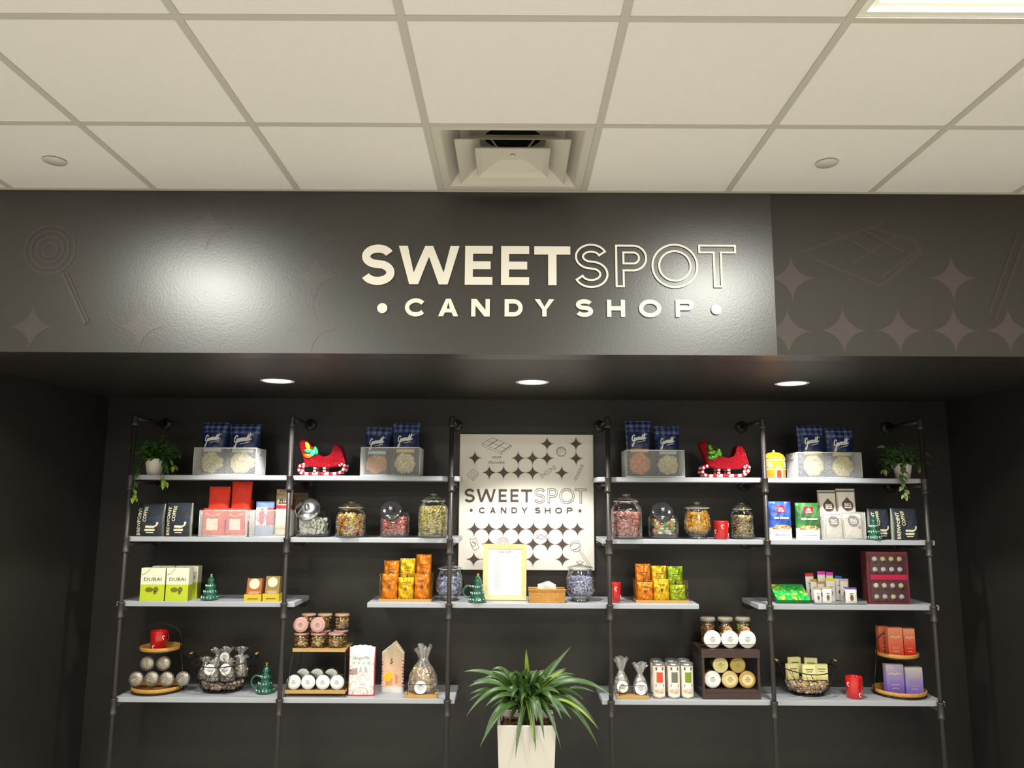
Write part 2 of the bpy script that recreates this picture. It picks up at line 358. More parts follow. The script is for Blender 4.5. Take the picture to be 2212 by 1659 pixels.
def soffit():
    # niche ceiling with three round openings
    mb = MB(); y0, y1 = D1 + .12, W; xs = [NL - .1]
    z = SOF
    for x in DLX: xs += [x - .12, x + .12]
    xs.append(NR + .1)
    for k in range(0, len(xs), 2): mb.box(xs[k], xs[k + 1], y0, y1, z, z + .02)
    for x in DLX:
        mb.box(x - .12, x + .12, y0, DLY - .12, z, z + .02); mb.box(x - .12, x + .12, DLY + .12, y1, z, z + .02)
        n = 32; vs = []
        for k in range(n):
            a = 2 * PI * k / n; ca, sa = math.cos(a), math.sin(a); g = .12 / max(abs(ca), abs(sa))
            vs += [(x + DR * ca, DLY + DR * sa, z), (x + g * ca, DLY + g * sa, z)]
        mb.add(vs, [(2 * k, 2 * k + 1, 2 * ((k + 1) % n) + 1, 2 * ((k + 1) % n)) for k in range(n)])
    struct(mb.build('ceiling_niche', BLACKWALL))
soffit()
# mural printed along the bulkhead
fb = flat(D1 - .0012)
vm = MB(); vx = ax(1672, D1, 600); vm.box(vx, XR - .02, D1 - .0008, D1 - .0001, SOF + .002, CEIL - .006)
struct(vm.build('trim_mural_vinyl', VINYL, bulk))
sm_ = MB()
for u, v in [(69, 706), (304, 706), (448, 492), (682, 597), (674, 711), (1710, 601), (2057, 601), (1702, 716), (1822, 714), (1942, 714), (2062, 714), (2180, 714)]:
    x, z = at(u, v, D1); r = .103
    if u == 1710: struct(sm_.build('trim_mural_star', MOTIFG, bulk)); sm_ = MB()
    c = [(a, max(b, SOF + .002)) for a, b in star_contour(x, z, r)]
    if u == 1702 or u == 1710: c = [(max(a, vx + .001), b) for a, b in c]
    fill_contours([c], sm_, fb)
struct(sm_.build('trim_mural_star', MOTIF, bulk))
lm = MB(); LK = [0]
def pl(pts, wd, closed=False, y=D1): LK[0] += 1; ribbon(lm, [at(u, v, y) for u, v in pts], wd, flat(D1 - .0013 - .0002 * LK[0]), closed)
for s in [[(1730, 545), (1880, 490), (1975, 520), (1990, 545), (1925, 600), (1900, 618), (1760, 560)], [(1780, 530), (1910, 480)], [(1840, 570), (1935, 510)], [(1905, 598), (1990, 535)], [(1800, 500), (1900, 555)], [(1850, 490), (1950, 545)]]: pl(s, .012)
pl([(2150, 690), (2212, 520)], .014); pl([(2135, 680), (2195, 510)], .010)
struct(lm.build('trim_mural_drawing', MOTIF2, bulk)); lm = MB()
for rr in (.17, .13, .09, .05):
    cx, cz = at(108, 540, D1); ribbon(lm, arc(cx, cz, rr * .62, rr * .62, 0, 360, 30)[:-1], .008, fb, True)
pl([(135, 590), (185, 700)], .012); pl([(145, 588), (192, 696)], .006)
struct(lm.build('trim_mural_drawing', MOTIFG, bulk))

# wordmark on the bulkhead
def outline(cs, mb, wd, fn):
    for c in cs: ribbon(mb, c + [], wd, fn, True)
def wordmark(rootobj, y, mat, specs, outw, th, matout=None):
    for ch, u0, u1, v0, v1, t, kind in specs:
        uc = (u0 + u1) / 2; x0 = ax(u0, y, (v0 + v1) / 2); x1 = ax(u1, y, (v0 + v1) / 2); z1 = az(uc, v0, y); z0 = az(uc, v1, y)
        mb = MB(); fn = lambda x, z, l: (x - rootobj.location.x, y - .0025 - l - rootobj.location.y, z - rootobj.location.z)
        if kind == 'dot':
            fill_contours([arc((x0 + x1) / 2, (z0 + z1) / 2, (x1 - x0) / 2, (x1 - x0) / 2, 0, 360, 24)[:-1]], mb, fn, th)
            mb.build('dot', mat, rootobj)
        elif kind == 'fill':
            fill_contours(glyph(ch, x0, x1, z0, z1, t), mb, fn, th); mb.build('letter_' + ch.lower(), mat, rootobj)
        else:
            outline(glyph(ch, x0 + outw / 2, x1 - outw / 2, z0 + outw / 2, z1 - outw / 2, t), mb, outw, fn); mb.build('outline_letter_' + ch.lower(), matout or mat, rootobj)
sx, sz = at(1186, 610, D1)
ws = root('shop_sign_lettering', 'large raised white wordmark lettering on the black bulkhead above the shelves', 'sign', sx, D1 - .004, sz)
t1 = .0335
S1 = [('S', 780, 853, 529, 616, .0345, 'fill'), ('W', 861, 992, 532, 614.5, t1, 'fill'), ('E', 1004.5, 1064, 532, 615.5, .0335, 'fill'), ('E', 1082.5, 1143, 532.5, 616, .0335, 'fill'), ('T', 1154, 1232, 533, 616.5, .0350, 'fill'),
      ('S', 1240, 1314, 527, 622.5, .030, 'out'), ('P', 1329, 1398, 529, 621, .030, 'out'), ('O', 1407, 1508, 527, 623, .028, 'out'), ('T', 1509, 1591, 529, 621.5, .030, 'out'),
      ('', 815, 837, 655, 677, 0, 'dot'), ('C', 875, 922, 645, 684, .0178, 'fill'), ('A', 947, 990, 646, 683.5, .0178, 'fill'), ('N', 1018, 1058, 646.5, 684, .0178, 'fill'), ('D', 1090, 1129, 647, 684, .0178, 'fill'), ('Y', 1155, 1197, 647, 684, .0178, 'fill'),
      ('S', 1243, 1281, 647, 685, .0178, 'fill'), ('H', 1311, 1350, 648, 685, .0178, 'fill'), ('O', 1380, 1428, 647.5, 686, .0178, 'fill'), ('P', 1459, 1498, 648, 685.5, .0178, 'fill'), ('', 1536, 1558, 658, 680, 0, 'dot')]
wordmark(ws, D1 - .004, WHITEPAINT, S1, .0085, .002)

# ceiling light panels
TROFM = M('light_panel_lens', (252, 251, 240), .4, emit=TROFFER_POWER)
TRIMM = M('light_panel_frame', (232, 228, 216), .4)
def troffer(i, j, label):
    x, y = GX + (i + .5) * T, GY - (j + .5) * T; h = T / 2 - .012
    t = root('ceiling_light_panel', label, 'ceiling light', x, y, CEIL, 0, None)
    f = MB()
    for r0, r1, z0, z1 in ((h, h - .022, 0, .0), (h - .022, h - .03, 0, .012), (h - .03, h - .05, .012, .012)):
        vs = []
        for r, z in ((r0, z0), (r1, z1)):
            vs += [(-r, -r, z), (r, -r, z), (r, r, z), (-r, r, z)]
        f.add(vs, [(k, (k + 1) % 4, 4 + (k + 1) % 4, 4 + k) for k in range(4)])
    f.box(-h, h, -h, h, .05, .06); f.build('frame', TRIMM, t)
    q = h - .05; MB().add([(-q, -q, .011), (q, -q, .011), (q, q, .011), (-q, q, .011)], [(0, 3, 2, 1)]).build('diffuser', TROFM, t)
troffer(4, 2, 'square lit ceiling light panel at the upper right edge of the photo')
troffer(-1, 2, 'square lit ceiling light panel left of the frame, in the same row as the visible one')
for k, (i, j) in enumerate([(-1, 6), (4, 6), (-1, 10), (4, 10)]): troffer(i, j, ['left', 'right'][k % 2] + ' square ceiling light panel in the %s row behind the camera' % ['second', 'third'][k // 2])

# air diffuser
DIF = M('diffuser_white_enamel', (205, 198, 184), .45)
DARK = M('duct_black', (20, 18, 17), .8)
def diffuser():
    yc = (GY - T + D1 - .02) / 2 + .004; x = GX + 2.5 * T; h = (D1 - .02 - (GY - T + .012)) / 2; hx = T / 2 - .012
    t = root('air_diffuser', 'square white stepped air diffuser in the ceiling against the bulkhead', 'air vent', x, yc, CEIL)
    def sq(mb, rings, sy=1):
        vs = []
        for r, z in rings: vs += [(-r, -r * sy, z), (r, -r * sy, z), (r, r * sy, z), (-r, r * sy, z)]
        mb.add(vs, [(4 * i + k, 4 * i + (k + 1) % 4, 4 * i + 4 + (k + 1) % 4, 4 * i + 4 + k) for i in range(len(rings) - 1) for k in range(4)])
    sy = h / hx
    mb = MB(); sq(mb, [(hx, 0), (hx - .03, 0), (hx - .036, .004), (.20, .075), (.165, .085)], sy); mb.build('outer_pan', DIF, t)
    mb = MB(); n = 28
    mb.lathe([(.26, .0855), (.115, .086), (.115, .2)], n); mb.build('collar', DIF, t)
    mb = MB(); mb.lathe([(.114, .10), (.114, .19), (.0, .19)], n); mb.build('duct_opening', DARK, t)
    mb = MB(); sq(mb, [(.213, -.012), (.210, -.008), (.19, .004), (.125, .048)], sy); mb.build('middle_cone', DIF, t)
    mb = MB(); sq(mb, [(.141, -.014), (.139, -.010), (.12, .002), (.05, .026), (.0005, .026)], sy); mb.build('inner_cone', DIF, t)
    mb = MB(); mb.ball((0, 0, .020), .010, sz=.5, n=10, m=6); mb.build('screw_or_glint', DIF, t)
    for s in (-1, 1):
        mb = MB(); mb.tube([(s * .045, -.02, .024), (s * .085, -.02, .082)], .004, 6); mb.tube([(s * .12, -.02, .045), (s * .15, -.02, .084)], .003, 6); mb.build('strut', DIF, t)
diffuser()
for u, v, lab in ((118, 348.5, 'flat round sprinkler cover on the ceiling at the far left'), (1786, 353.5, 'flat round sprinkler cover on the ceiling right of the air diffuser')):
    d = FWD + RIGHT * ((u - 1106) / F) + UPV * ((829.5 - v) / F); k = (CEIL - .006 - CZ) / d.z
    o = MB().lathe([(0, -.003), (.041, -.003), (.0425, 0), (.041, .002), (.03, .0055)], 28).build('sprinkler_cover', M('cover_plate', (204, 200, 190), .5))
    o.location = (d.x * k, d.y * k, CEIL - .0055); tag(o, lab, 'sprinkler')

# recessed downlights
CAN = M('downlight_reflector', (240, 240, 240), .3, metal=.15)
LAMP = M('downlight_lamp', (245, 248, 255), .4, emit=60)
for k, x in enumerate(DLX):
    t = root('recessed_downlight', ['left', 'middle', 'right'][k] + ' round recessed downlight in the black soffit', 'downlight', x, DLY, SOF)
    MB().lathe([(DR + .008, -.001), (DR, -.003), (DR - .006, 0), (DR - .012, .03), (DR - .022, .07), (.045, .085)], 32).build('reflector', CAN, t)
    MB().lathe([(.046, .080), (0, .080)], 24).build('lamp', LAMP, t)
    l = bpy.data.lights.new('downlight', 'SPOT'); l.energy = SPOT_W; l.color = (1, .97, .92); l.spot_size = math.radians(112); l.spot_blend = .22; l.shadow_soft_size = .03
    lo = bpy.data.objects.new('downlight_beam', l); COL.objects.link(lo); lo.parent = t; lo.location = (0, 0, .0)

# ================================================================ pipe shelving
UX = [-2.0837, -1.2139, -.3329, .526, 1.3804, 2.2529]
BT = .026                                                   # board thickness
Z1 = az(450, 1026, D2 + .02); Z2 = az(450, 1160, D2 + .02); Z3 = az(450, 1300, D2 + .02); Z4 = az(450, 1507, D2 + .02)
YF, YK = D2 + .021, D2 + .325                               # board front and back edges
POLE = ['far left', 'second from the left', 'third, left of the wall sign', 'fourth, right of the wall sign', 'fifth, second from the right', 'far right']
for k, x in enumerate(UX):
    t = root('pipe_upright', 'black iron pipe upright of the shelving, ' + POLE[k], 'shelf post', x, D2, 0)
    zt = CZ + .425
    MB().tube([(0, 0, .012), (0, 0, zt)], .0122, 12).build('pole', PIPE, t)
    MB().lathe([(.042, 0), (.042, .010), (.022, .014), (.020, .035), (.0125, .036)], 20).build('foot_flange', PIPE, t)
    mb = MB(); mb.lathe([(.0125, zt - .042), (.0185, zt - .04), (.0185, zt - .03), (.0165, zt - .026), (.0165, zt + .005), (.012, zt + .016), (.004, zt + .02), (0, zt + .02)], 14)
    mb.build('elbow', PIPE, t)
    MB().tube([(0, .01, zt), (0, W - D2 - .012, zt)], .0120, 10).build('wall_arm', PIPE, t)
    mb = MB(); mb.tube([(0, W - D2 - .014, zt), (0, W - D2 - .001, zt)], .036, 18); fl = mb.build('wall_flange', PIPE, t)
    MB().ball((-.024 if x > 0 else .024, W - D2 - .016, zt + .004), .0045).build('screw_or_glint', GLINT, fl)  # added bead, stands in for the glint on the top flange
    for i, z in enumerate((Z1, Z2, Z3, Z4)):
        zc = z - BT - .0135
        mb = MB(); mb.lathe([(.0122, zc - .044), (.0185, zc - .043), (.0205, zc - .040), (.0205, zc - .033), (.0175, zc - .030), (.0175, zc + .030), (.0195, zc + .032), (.0195, zc + .038), (.0122, zc + .040)], 14)
        mb.tube([(0, .01, zc), (0, .020, zc)], .0125, 10)
        tee = mb.build('tee_fitting', PIPE, t)
        MB().tube([(0, .018, zc), (0, W - D2 - .012, zc)], .0120, 8).build('support_arm', PIPE, t)
        mb = MB(); mb.tube([(0, W - D2 - .014, zc), (0, W - D2 - .001, zc)], .034, 16); fl = mb.build('wall_flange', PIPE, t)
        MB().ball((-.024 if x > 0 else .024, W - D2 - .016, zc), .0045).build('screw_or_glint', GLINT, fl)  # added bead, a made-up bright spot for this flange's glint
def board(x0, x1, z, label):
    mb = MB(); b = .003
    mb.box(x0, x1, YF, YK, z - BT, z)
    o = mb.build('shelf_board', SHELF); bv = o.modifiers.new('b', 'BEVEL'); bv.width = .003; bv.segments = 2; return tag(o, label, 'shelf')
board(UX[0] - .005, UX[2] + .040, Z1, 'light grey shelf board, top tier on the left half')
board(UX[3] - .055, UX[5] - .004, Z1, 'light grey shelf board, top tier on the right half')
board(UX[0] - .02, UX[2] + .045, Z2, 'light grey shelf board, second tier on the left half, under the glass candy jars')
board(UX[3] - .035, UX[5] + .045, Z2, 'light grey shelf board, second tier on the right half, under the jars and snack bags')
board(UX[0] - .035, UX[1] + .05, Z3, 'short light grey shelf board, third tier at the far left')
board(ax(793, YF, 1300), ax(1510, YF, 1304), Z3, 'light grey shelf board, third tier crossing the middle below the wall sign')
board(UX[4] - .055, UX[5] + .042, Z3, 'short light grey shelf board, third tier at the far right')
board(UX[0] - .005, UX[2] + .035, Z4, 'light grey shelf board, lowest tier on the left half')
board(UX[3] - .045, UX[5] + .035, Z4, 'light grey shelf board, lowest tier on the right half')

# ================================================================ goods: builders
rnd = random.Random(7)
def L3(c): return lin(c)
def mixc(a, b, t): return tuple(a[i] * (1 - t) + b[i] * t for i in range(3))
def pouch(parent, name, mat, W_, H, D, paint, seed=0, nx=30, nz=36, crumple=.003, top=None, square=.5, taper=.0, z0=0, x0=0, y0=0, M4=None, flare=0):
    """a filled film bag: paint(a, t, side) gives its printed colour; a in -1..1 across, t in 0..1 upwards. Returns (object, front surface function)"""
    r = random.Random(seed); ph = [r.uniform(0, 6.28) for _ in range(8)]
    def half(a, t):
        fx = max(0, 1 - abs(a) ** 3.2) ** square; fz = min(1, .82 + t * 1.2) if t < .15 else 1
        if t > .55: fz = 1 - ((t - .55) / .45) ** 1.25
        return D / 2 * max(.02, fx * (.25 + .75 * fz) if t < .97 else .02 + .98 * fx * .1) * (1 if t < .97 else .6)
    def wr(a, t, s): return crumple * (math.sin(a * 5 + t * 9 + ph[0] + s) * .6 + math.sin(a * 11 - t * 17 + ph[1]) * .35 + math.sin(t * 31 + a * 3 + ph[2] + s) * .3)
    def wx(t): return W_ / 2 * (1 - taper * (1 - t)) * (1 - .02 * math.sin(PI * t)) * (1 + flare * max(0, t - .5))
    def ht(a): return H * (1 if not top else top(a))
    def pos(a, t, s):
        d = half(a, t); y = (-d - wr(a, t, 0)) if s < 0 else (d + wr(a, t, 2))
        if abs(a) > .999: y = 0
        return Vector((x0 + wx(t) * a, y0 + y, z0 + t * ht(a)))
    mb = MB()
    for s in (-1, 1):
        vs = []; cs = []
        for j in range(nz + 1):
            for i in range(nx + 1):
                a = -1 + 2 * i / nx; a = math.copysign(abs(a) ** .8, a); t = j / nz; v = pos(a, t, s); vs.append(M4 @ v if M4 else v); cs.append(L3(paint(a, t, s)))
        fs = []
        for j in range(nz):
            for i in range(nx):
                q = (j * (nx + 1) + i, j * (nx + 1) + i + 1, (j + 1) * (nx + 1) + i + 1, (j + 1) * (nx + 1) + i); fs.append(q if s < 0 else q[::-1])
        mb.add(vs, fs, cs, 0, True)
    vs = []
    for i in range(nx + 1):
        a = -1 + 2 * i / nx; a = math.copysign(abs(a) ** .8, a)
        for s in (-1, 1): v = pos(a, 0, s); vs.append(M4 @ v if M4 else v)
    mb.add(vs, [(2 * i, 2 * i + 1, 2 * i + 3, 2 * i + 2) for i in range(nx)], L3(paint(0, 0, 1)))
    o = mb.build(name, mat, parent)
    def fn(x, z, l=0):
        t = min(1, max(0, (z - z0) / H)); a = max(-1, min(1, (x - x0) / wx(t))); v = pos(a, t, -1); v = Vector((x, v.y - .0021 - l, z)); return M4 @ v if M4 else v
    return o, fn
def carton(parent, name, mat, W_, H, D, paint, n=(24, 30), x0=0, y0=0, z0=0, M4=None, side=None):
    """a printed box standing on its base, front towards -y"""
    mb = MB(); x1, x2, y1, y2, za, zb = x0 - W_ / 2, x0 + W_ / 2, y0 - D / 2, y0 + D / 2, z0, z0 + H
    def face(o, du, dv, nu, nv, pf):
        vs = []; cs = []
        for j in range(nv + 1):
            for i in range(nu + 1):
                v = Vector(o) + Vector(du) * (i / nu) + Vector(dv) * (j / nv); vs.append(M4 @ v if M4 else v); cs.append(L3(pf(2 * i / nu - 1, j / nv)))
        mb.add(vs, [(j * (nu + 1) + i, j * (nu + 1) + i + 1, (j + 1) * (nu + 1) + i + 1, (j + 1) * (nu + 1) + i) for j in range(nv) for i in range(nu)], cs)
    sp = side or (lambda a, t: paint(.97, t, 0))
    face((x1, y1, za), (W_, 0, 0), (0, 0, H), n[0], n[1], lambda a, t: paint(a, t, -1))
    face((x2, y2, za), (-W_, 0, 0), (0, 0, H), 2, n[1], lambda a, t: sp(a, t))
    face((x2, y1, za), (0, D, 0), (0, 0, H), 4, n[1], lambda a, t: sp(a, t)); face((x1, y2, za), (0, -D, 0), (0, 0, H), 4, n[1], lambda a, t: sp(a, t))
    face((x1, y1, zb), (W_, 0, 0), (0, D, 0), 2, 2, lambda a, t: sp(0, 1)); face((x1, y2, za), (W_, 0, 0), (0, -D, 0), 2, 2, lambda a, t: sp(0, 0))
    o = mb.build(name, mat, parent)
    def fn(x, z, l=0): v = Vector((x, y1 - .001 - l, z)); return M4 @ v if M4 else v
    return o, fn
def label_disc(parent, name, mat, c, r, nrm=(0, -1, 0), th=.0015, ink=True, seed=0):
    nrm = Vector(nrm).normalized(); q = Vector((0, 0, 1)).cross(nrm).normalized(); p = nrm.cross(q); c = Vector(c); mb = MB(); n = 22
    rr = [c + (q * math.cos(2 * PI * k / n) + p * math.sin(2 * PI * k / n)) * r for k in range(n)]
    mb.add([v for v in rr] + [v + nrm * th for v in rr], [tuple(range(n, 2 * n)), tuple(range(n - 1, -1, -1))] + [(k, (k + 1) % n, n + (k + 1) % n, n + k) for k in range(n)])
    o = mb.build(name, mat, parent)
    if ink:
        mi = MB(); f = lambda x, z, l: c + nrm * (th + .0006) + q * (-x) * -1 + p * z
        for k, (zz, ww) in enumerate(((.35, .5), (.1, .9), (-.1, .8), (-.32, .55))): ribbon(mi, [(-ww * r * .6, zz * r), (ww * r * .6, zz * r)], r * (.13 if k == 0 else .07), f)
        mi.build('printed_lines', INKG, o)
    return o
def wire_basket(label, x, y, z, W_, D, H, group='white wire mesh baskets', rz=0, cell=.0085):
    t = root('wire_mesh_basket', label, 'basket', x, y, z, rz, group)
    def diag(mb, o, du, dv, lw, lh):
        # expanded metal: crossing diagonal strands clipped to the panel, du/dv unit vectors
        n = Vector(du).cross(Vector(dv))
        for sgn in (1, -1):
            k = -lh
            while k < lw + lh:
                # line: u = k + sgn*0.6... from v=0 to v=lh
                u0, u1 = (k, k + lh * .8) if sgn > 0 else (k, k - lh * .8)
                a0, a1 = 0, 1
                for lo, hi in ((0, lw),):
                    d = u1 - u0
                    ta, tb = (lo - u0) / d, (hi - u0) / d
                    if ta > tb: ta, tb = tb, ta
                    a0, a1 = max(a0, ta), min(a1, tb)
                if a1 > a0 + .01:
                    p = [Vector(o) + Vector(du) * (u0 + (u1 - u0) * a) + Vector(dv) * lh * a for a in (a0, a1)]
                    w2 = Vector(du) * .00058; e = n * .0006
                    mb.add([p[0] - w2 - e, p[0] + w2 - e, p[1] + w2 - e, p[1] - w2 - e, p[0] - w2 + e, p[0] + w2 + e, p[1] + w2 + e, p[1] - w2 + e],
                           [(0, 1, 2, 3), (7, 6, 5, 4), (0, 3, 7, 4), (1, 5, 6, 2)])
                k += cell
    h = H - .004; a, b = W_ / 2, D / 2; mb = MB()
    diag(mb, (-a, -b, .004), (1, 0, 0), (0, 0, 1), W_, h); diag(mb, (-a, b, .004), (1, 0, 0), (0, 0, 1), W_, h)
    diag(mb, (-a, -b, .004), (0, 1, 0), (0, 0, 1), D, h); diag(mb, (a, -b, .004), (0, 1, 0), (0, 0, 1), D, h); diag(mb, (-a, -b, .003), (1, 0, 0), (0, 1, 0), W_, D)
    mb.build('mesh_panel', WIRE, t)
    mb = MB()
    for zz, r in ((H, .0028), (.003, .0028)): mb.tube([(-a, -b, zz), (a, -b, zz), (a, b, zz), (-a, b, zz)], r, 6, True)
    for sx_ in (-a, a):
        for sy_ in (-b, b): mb.tube([(sx_, sy_, .003), (sx_, sy_, H)], .0018, 5)
    mb.build('rim_wire', WIRE, t)
    mb = MB()
    for s in (-1, 1): mb.tube([(s * (a + .001), -.03, H - .004), (s * (a + .004), -.03, H - .03), (s * (a + .004), .03, H - .03), (s * (a + .001), .03, H - .004)], .0018, 5)
    mb.build('side_handle', WIRE, t)
    return t
NAVY = (30, 44, 92)
def popcorn_bag(label, x, y, z, W_, H, strip, pop, seed, rz=0, dark=0):
    t = root('popcorn_bag', label, 'popcorn bag', x, y, z, rz, 'navy popcorn bags in the baskets'); r = random.Random(seed)
    ph = r.uniform(0, 6); tb = {}
    def paint(a, tt, s):
        if s > 0: return NAVY
        base = NAVY
        if tt > .80 or a < -.86:
            u = math.sin(a * 14 + ph); v = math.sin(tt * 60 + ph)
            base = mixc((26, 38, 82), (112, 128, 168), .45 * (u > .1) + .5 * (v > .2))
        elif .42 < tt < .50 and abs(a) < .74: base = strip
        else:
            e = (a / .84) ** 2 + ((tt - .22) / .19) ** 2 + .10 * math.sin(a * 9 + ph) + .08 * math.sin(tt * 50 + ph)
            if e < 1: k = r.random(); base = mixc(tuple(c * .72 for c in pop), tuple(min(255, c * 1.12) for c in pop), k)
            elif tt < .44: base = (62, 66, 88)
        return base
    o, fn = pouch(t, 'film_bag', PGLOSS, W_, H, .085, paint, seed, nx=34, nz=50, crumple=.0025, flare=.14)
    script_word(t, 'lettering', PAPER, 0, H * .66, W_ * .62, fn); return t
popc_c, popc_o, popc_b = (234, 216, 158), (232, 136, 36), (216, 142, 62)
def jar_fill(name, label, x, y, z, prof, cols, n, size, seed, shape='twist', sq=False):
    """candy lying in a jar: prof = (radius, z) of the inside"""
    r = random.Random(seed); mb = MB(); zt = prof[-1][1]
    def rad(zz):
        for (r0, z0_), (r1, z1_) in zip(prof, prof[1:]):
            if z0_ <= zz <= z1_: return r0 + (r1 - r0) * (zz - z0_) / max(1e-6, z1_ - z0_)
        return prof[-1][0]
    n = int(n * 1.9)
    for k in range(n):
        zz = r.uniform(prof[0][1] + size * 1.1, zt) if k > n * .14 else zt - r.uniform(0, size)
        R_ = max(.002, rad(zz) * (.93 if sq else 1) - size * (1.18 if shape == 'twist' else 1.06)); rr = R_ * (r.uniform(.80, 1) if k > n * .14 else math.sqrt(r.random())); a = r.uniform(0, 2 * PI)
        c = L3(r.choice(cols)); c = mixc(c, (0, 0, 0), r.uniform(0, .12))
        rot = Matrix.Rotation(r.uniform(0, 6.28), 3, 'X') @ Matrix.Rotation(r.uniform(0, 6.28), 3, 'Z')
        p = Vector((rr * math.cos(a), rr * math.sin(a), zz))
        if shape == 'twist':
            mb.ball(p, size * .62, c, 6, 4, 1.25, .8, .8, rot); ax_ = rot @ Vector((1, 0, 0))
            for s in (-1, 1):
                b_ = p + ax_ * size * .68 * s; q1 = rot @ Vector((s * size * .45, size * .4, 0)); q2 = rot @ Vector((s * size * .45, -size * .4, 0)); mb.add([b_, b_ + q1, b_ + q2], [(0, 1, 2)], mixc(c, (1, 1, 1), .25))
        elif shape == 'ball': mb.ball(p, size * .75, c, 7, 5, 1, 1, .9, rot)
        else: mb.ball(p, size * .8, c, 6, 4, 1.3, .8, .45, rot)
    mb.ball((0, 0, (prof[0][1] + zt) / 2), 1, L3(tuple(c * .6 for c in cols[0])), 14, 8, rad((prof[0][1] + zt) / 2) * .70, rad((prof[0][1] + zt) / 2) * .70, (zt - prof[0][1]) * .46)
    o = mb.build(name, PCANDY); o.location = (x, y, z); tag(o, label, 'candy', None, 'stuff'); return o
def jar(kind, label, fill, x, y, z, R_, H, cols, seed, lvl=.7, size=.010, shape='twist', n=230, sq=0, fillname='wrapped_candy', rz=0):
    """kind: 'cookie' straight sides and a knobbed glass lid; 'bowl' round belly; 'penny' slanted mouth with a round lid"""
    t = root('glass_candy_jar', label, 'candy jar', x, y, z, rz, 'glass candy jars')
    if kind == 'cookie':
        hb = H * .80; prof = [(0, .001), (R_ * .9, .001), (R_, .008), (R_, hb * .80), (R_ * .92, hb * .9), (R_ * .72, hb * .97), (R_ * .72, hb)]
        MB().lathe(prof, 32, sq=sq).build('jar_body', GLASS, t)
        ld = MB().lathe([(R_ * .80, hb), (R_ * .82, hb + .004), (R_ * .80, hb + .010), (R_ * .55, hb + .022), (R_ * .22, hb + .030), (R_ * .13, hb + .034)], 28).build('jar_lid', GLASS, t)
        MB().lathe([(R_ * .13, hb + .034), (R_ * .30, hb + .036 + (H - hb - .036) * .45), (R_ * .26, H - .006), (0, H)], 16).build('knob', GLASS, ld)
        MB().tube([(R_ * .81 * math.cos(a / 12 * PI), R_ * .81 * math.sin(a / 12 * PI), hb + .004) for a in range(24)], .0016, 5, True).build('glass_rim', M('glass_edge', (190, 198, 196), .15, spec=.8), t)
        ip = [(R_ * .9, .006), (R_ * .97, .014), (R_ * .97, hb * min(lvl, .8)), (R_ * .9, hb * lvl)]
    elif kind == 'bowl':
        hb = H * .80; prof = [(0, .001), (R_ * .62, .001), (R_ * .62, .006), (R_ * .52, .014), (R_ * .74, .03), (R_ * .95, hb * .33), (R_, hb * .5), (R_ * .95, hb * .68), (R_ * .74, hb * .93), (R_ * .74, hb)]
        MB().lathe(prof, 32).build('jar_body', GLASS, t)
        ld = MB().lathe([(R_ * .82, hb), (R_ * .84, hb + .004), (R_ * .80, hb + .008), (R_ * .45, hb + .018), (R_ * .12, hb + .024)], 28).build('jar_lid', GLASS, t)
        MB().lathe([(R_ * .12, hb + .024), (R_ * .28, hb + .03 + (H - hb - .03) * .5), (R_ * .22, H - .005), (0, H)], 16).build('knob', GLASS, ld)
        MB().tube([(R_ * .83 * math.cos(a / 12 * PI), R_ * .83 * math.sin(a / 12 * PI), hb + .004) for a in range(24)], .0016, 5, True).build('glass_rim', M('glass_edge', (190, 198, 196), .15, spec=.8), t)
        zz = [(R_ * .60, .026), (R_ * .72, .034), (R_ * .95, hb * .33), (R_ * .99, hb * .5), (R_ * .95, hb * .68)]; ip = [(q[0] * .915, q[1]) for q in zz if q[1] < hb * lvl] + [(R_ * .84, hb * lvl)]
    else:
        hb = H * .70; prof = [(0, .001), (R_ * .86, .001), (R_ * .96, .008), (R_, hb * .35), (R_ * .99, hb * .8), (R_ * .86, hb * .97), (R_ * .6, hb * 1.06), (0, hb * 1.10)]
        MB().lathe(prof, 32, sq=1.5).build('jar_body', GLASS, t)
        # mouth tilted to the front, closed by a round lid
        Mx = Matrix.Translation((-R_ * .18, -R_ * .78, H * .75)) @ Matrix.Rotation(math.radians(58), 4, 'X')
        MB().lathe([(R_ * .66, -.016), (R_ * .66, 0)], 28, M4=Mx).build('jar_mouth', GLASS, t)
        ld = MB().lathe([(R_ * .70, -.006), (R_ * .74, -.003), (R_ * .74, .004), (R_ * .66, .010), (R_ * .3, .016), (0, .017)], 32, M4=Mx).build('jar_lid', lid_mat[0], t)
        MB().ball(Mx @ Vector((0, 0, .026)), R_ * .17, n=12, m=8).build('knob', STEEL, ld)
        ip = [(R_ * .82, .006), (R_ * .93, .014), (R_ * .95, hb * .5), (R_ * .93, hb * lvl * .88)]
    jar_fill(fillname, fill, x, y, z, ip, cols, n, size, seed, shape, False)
    return t
lid_mat = [STEEL]
DLID = M('dark_lid', (92, 92, 94), .12, metal=.8)
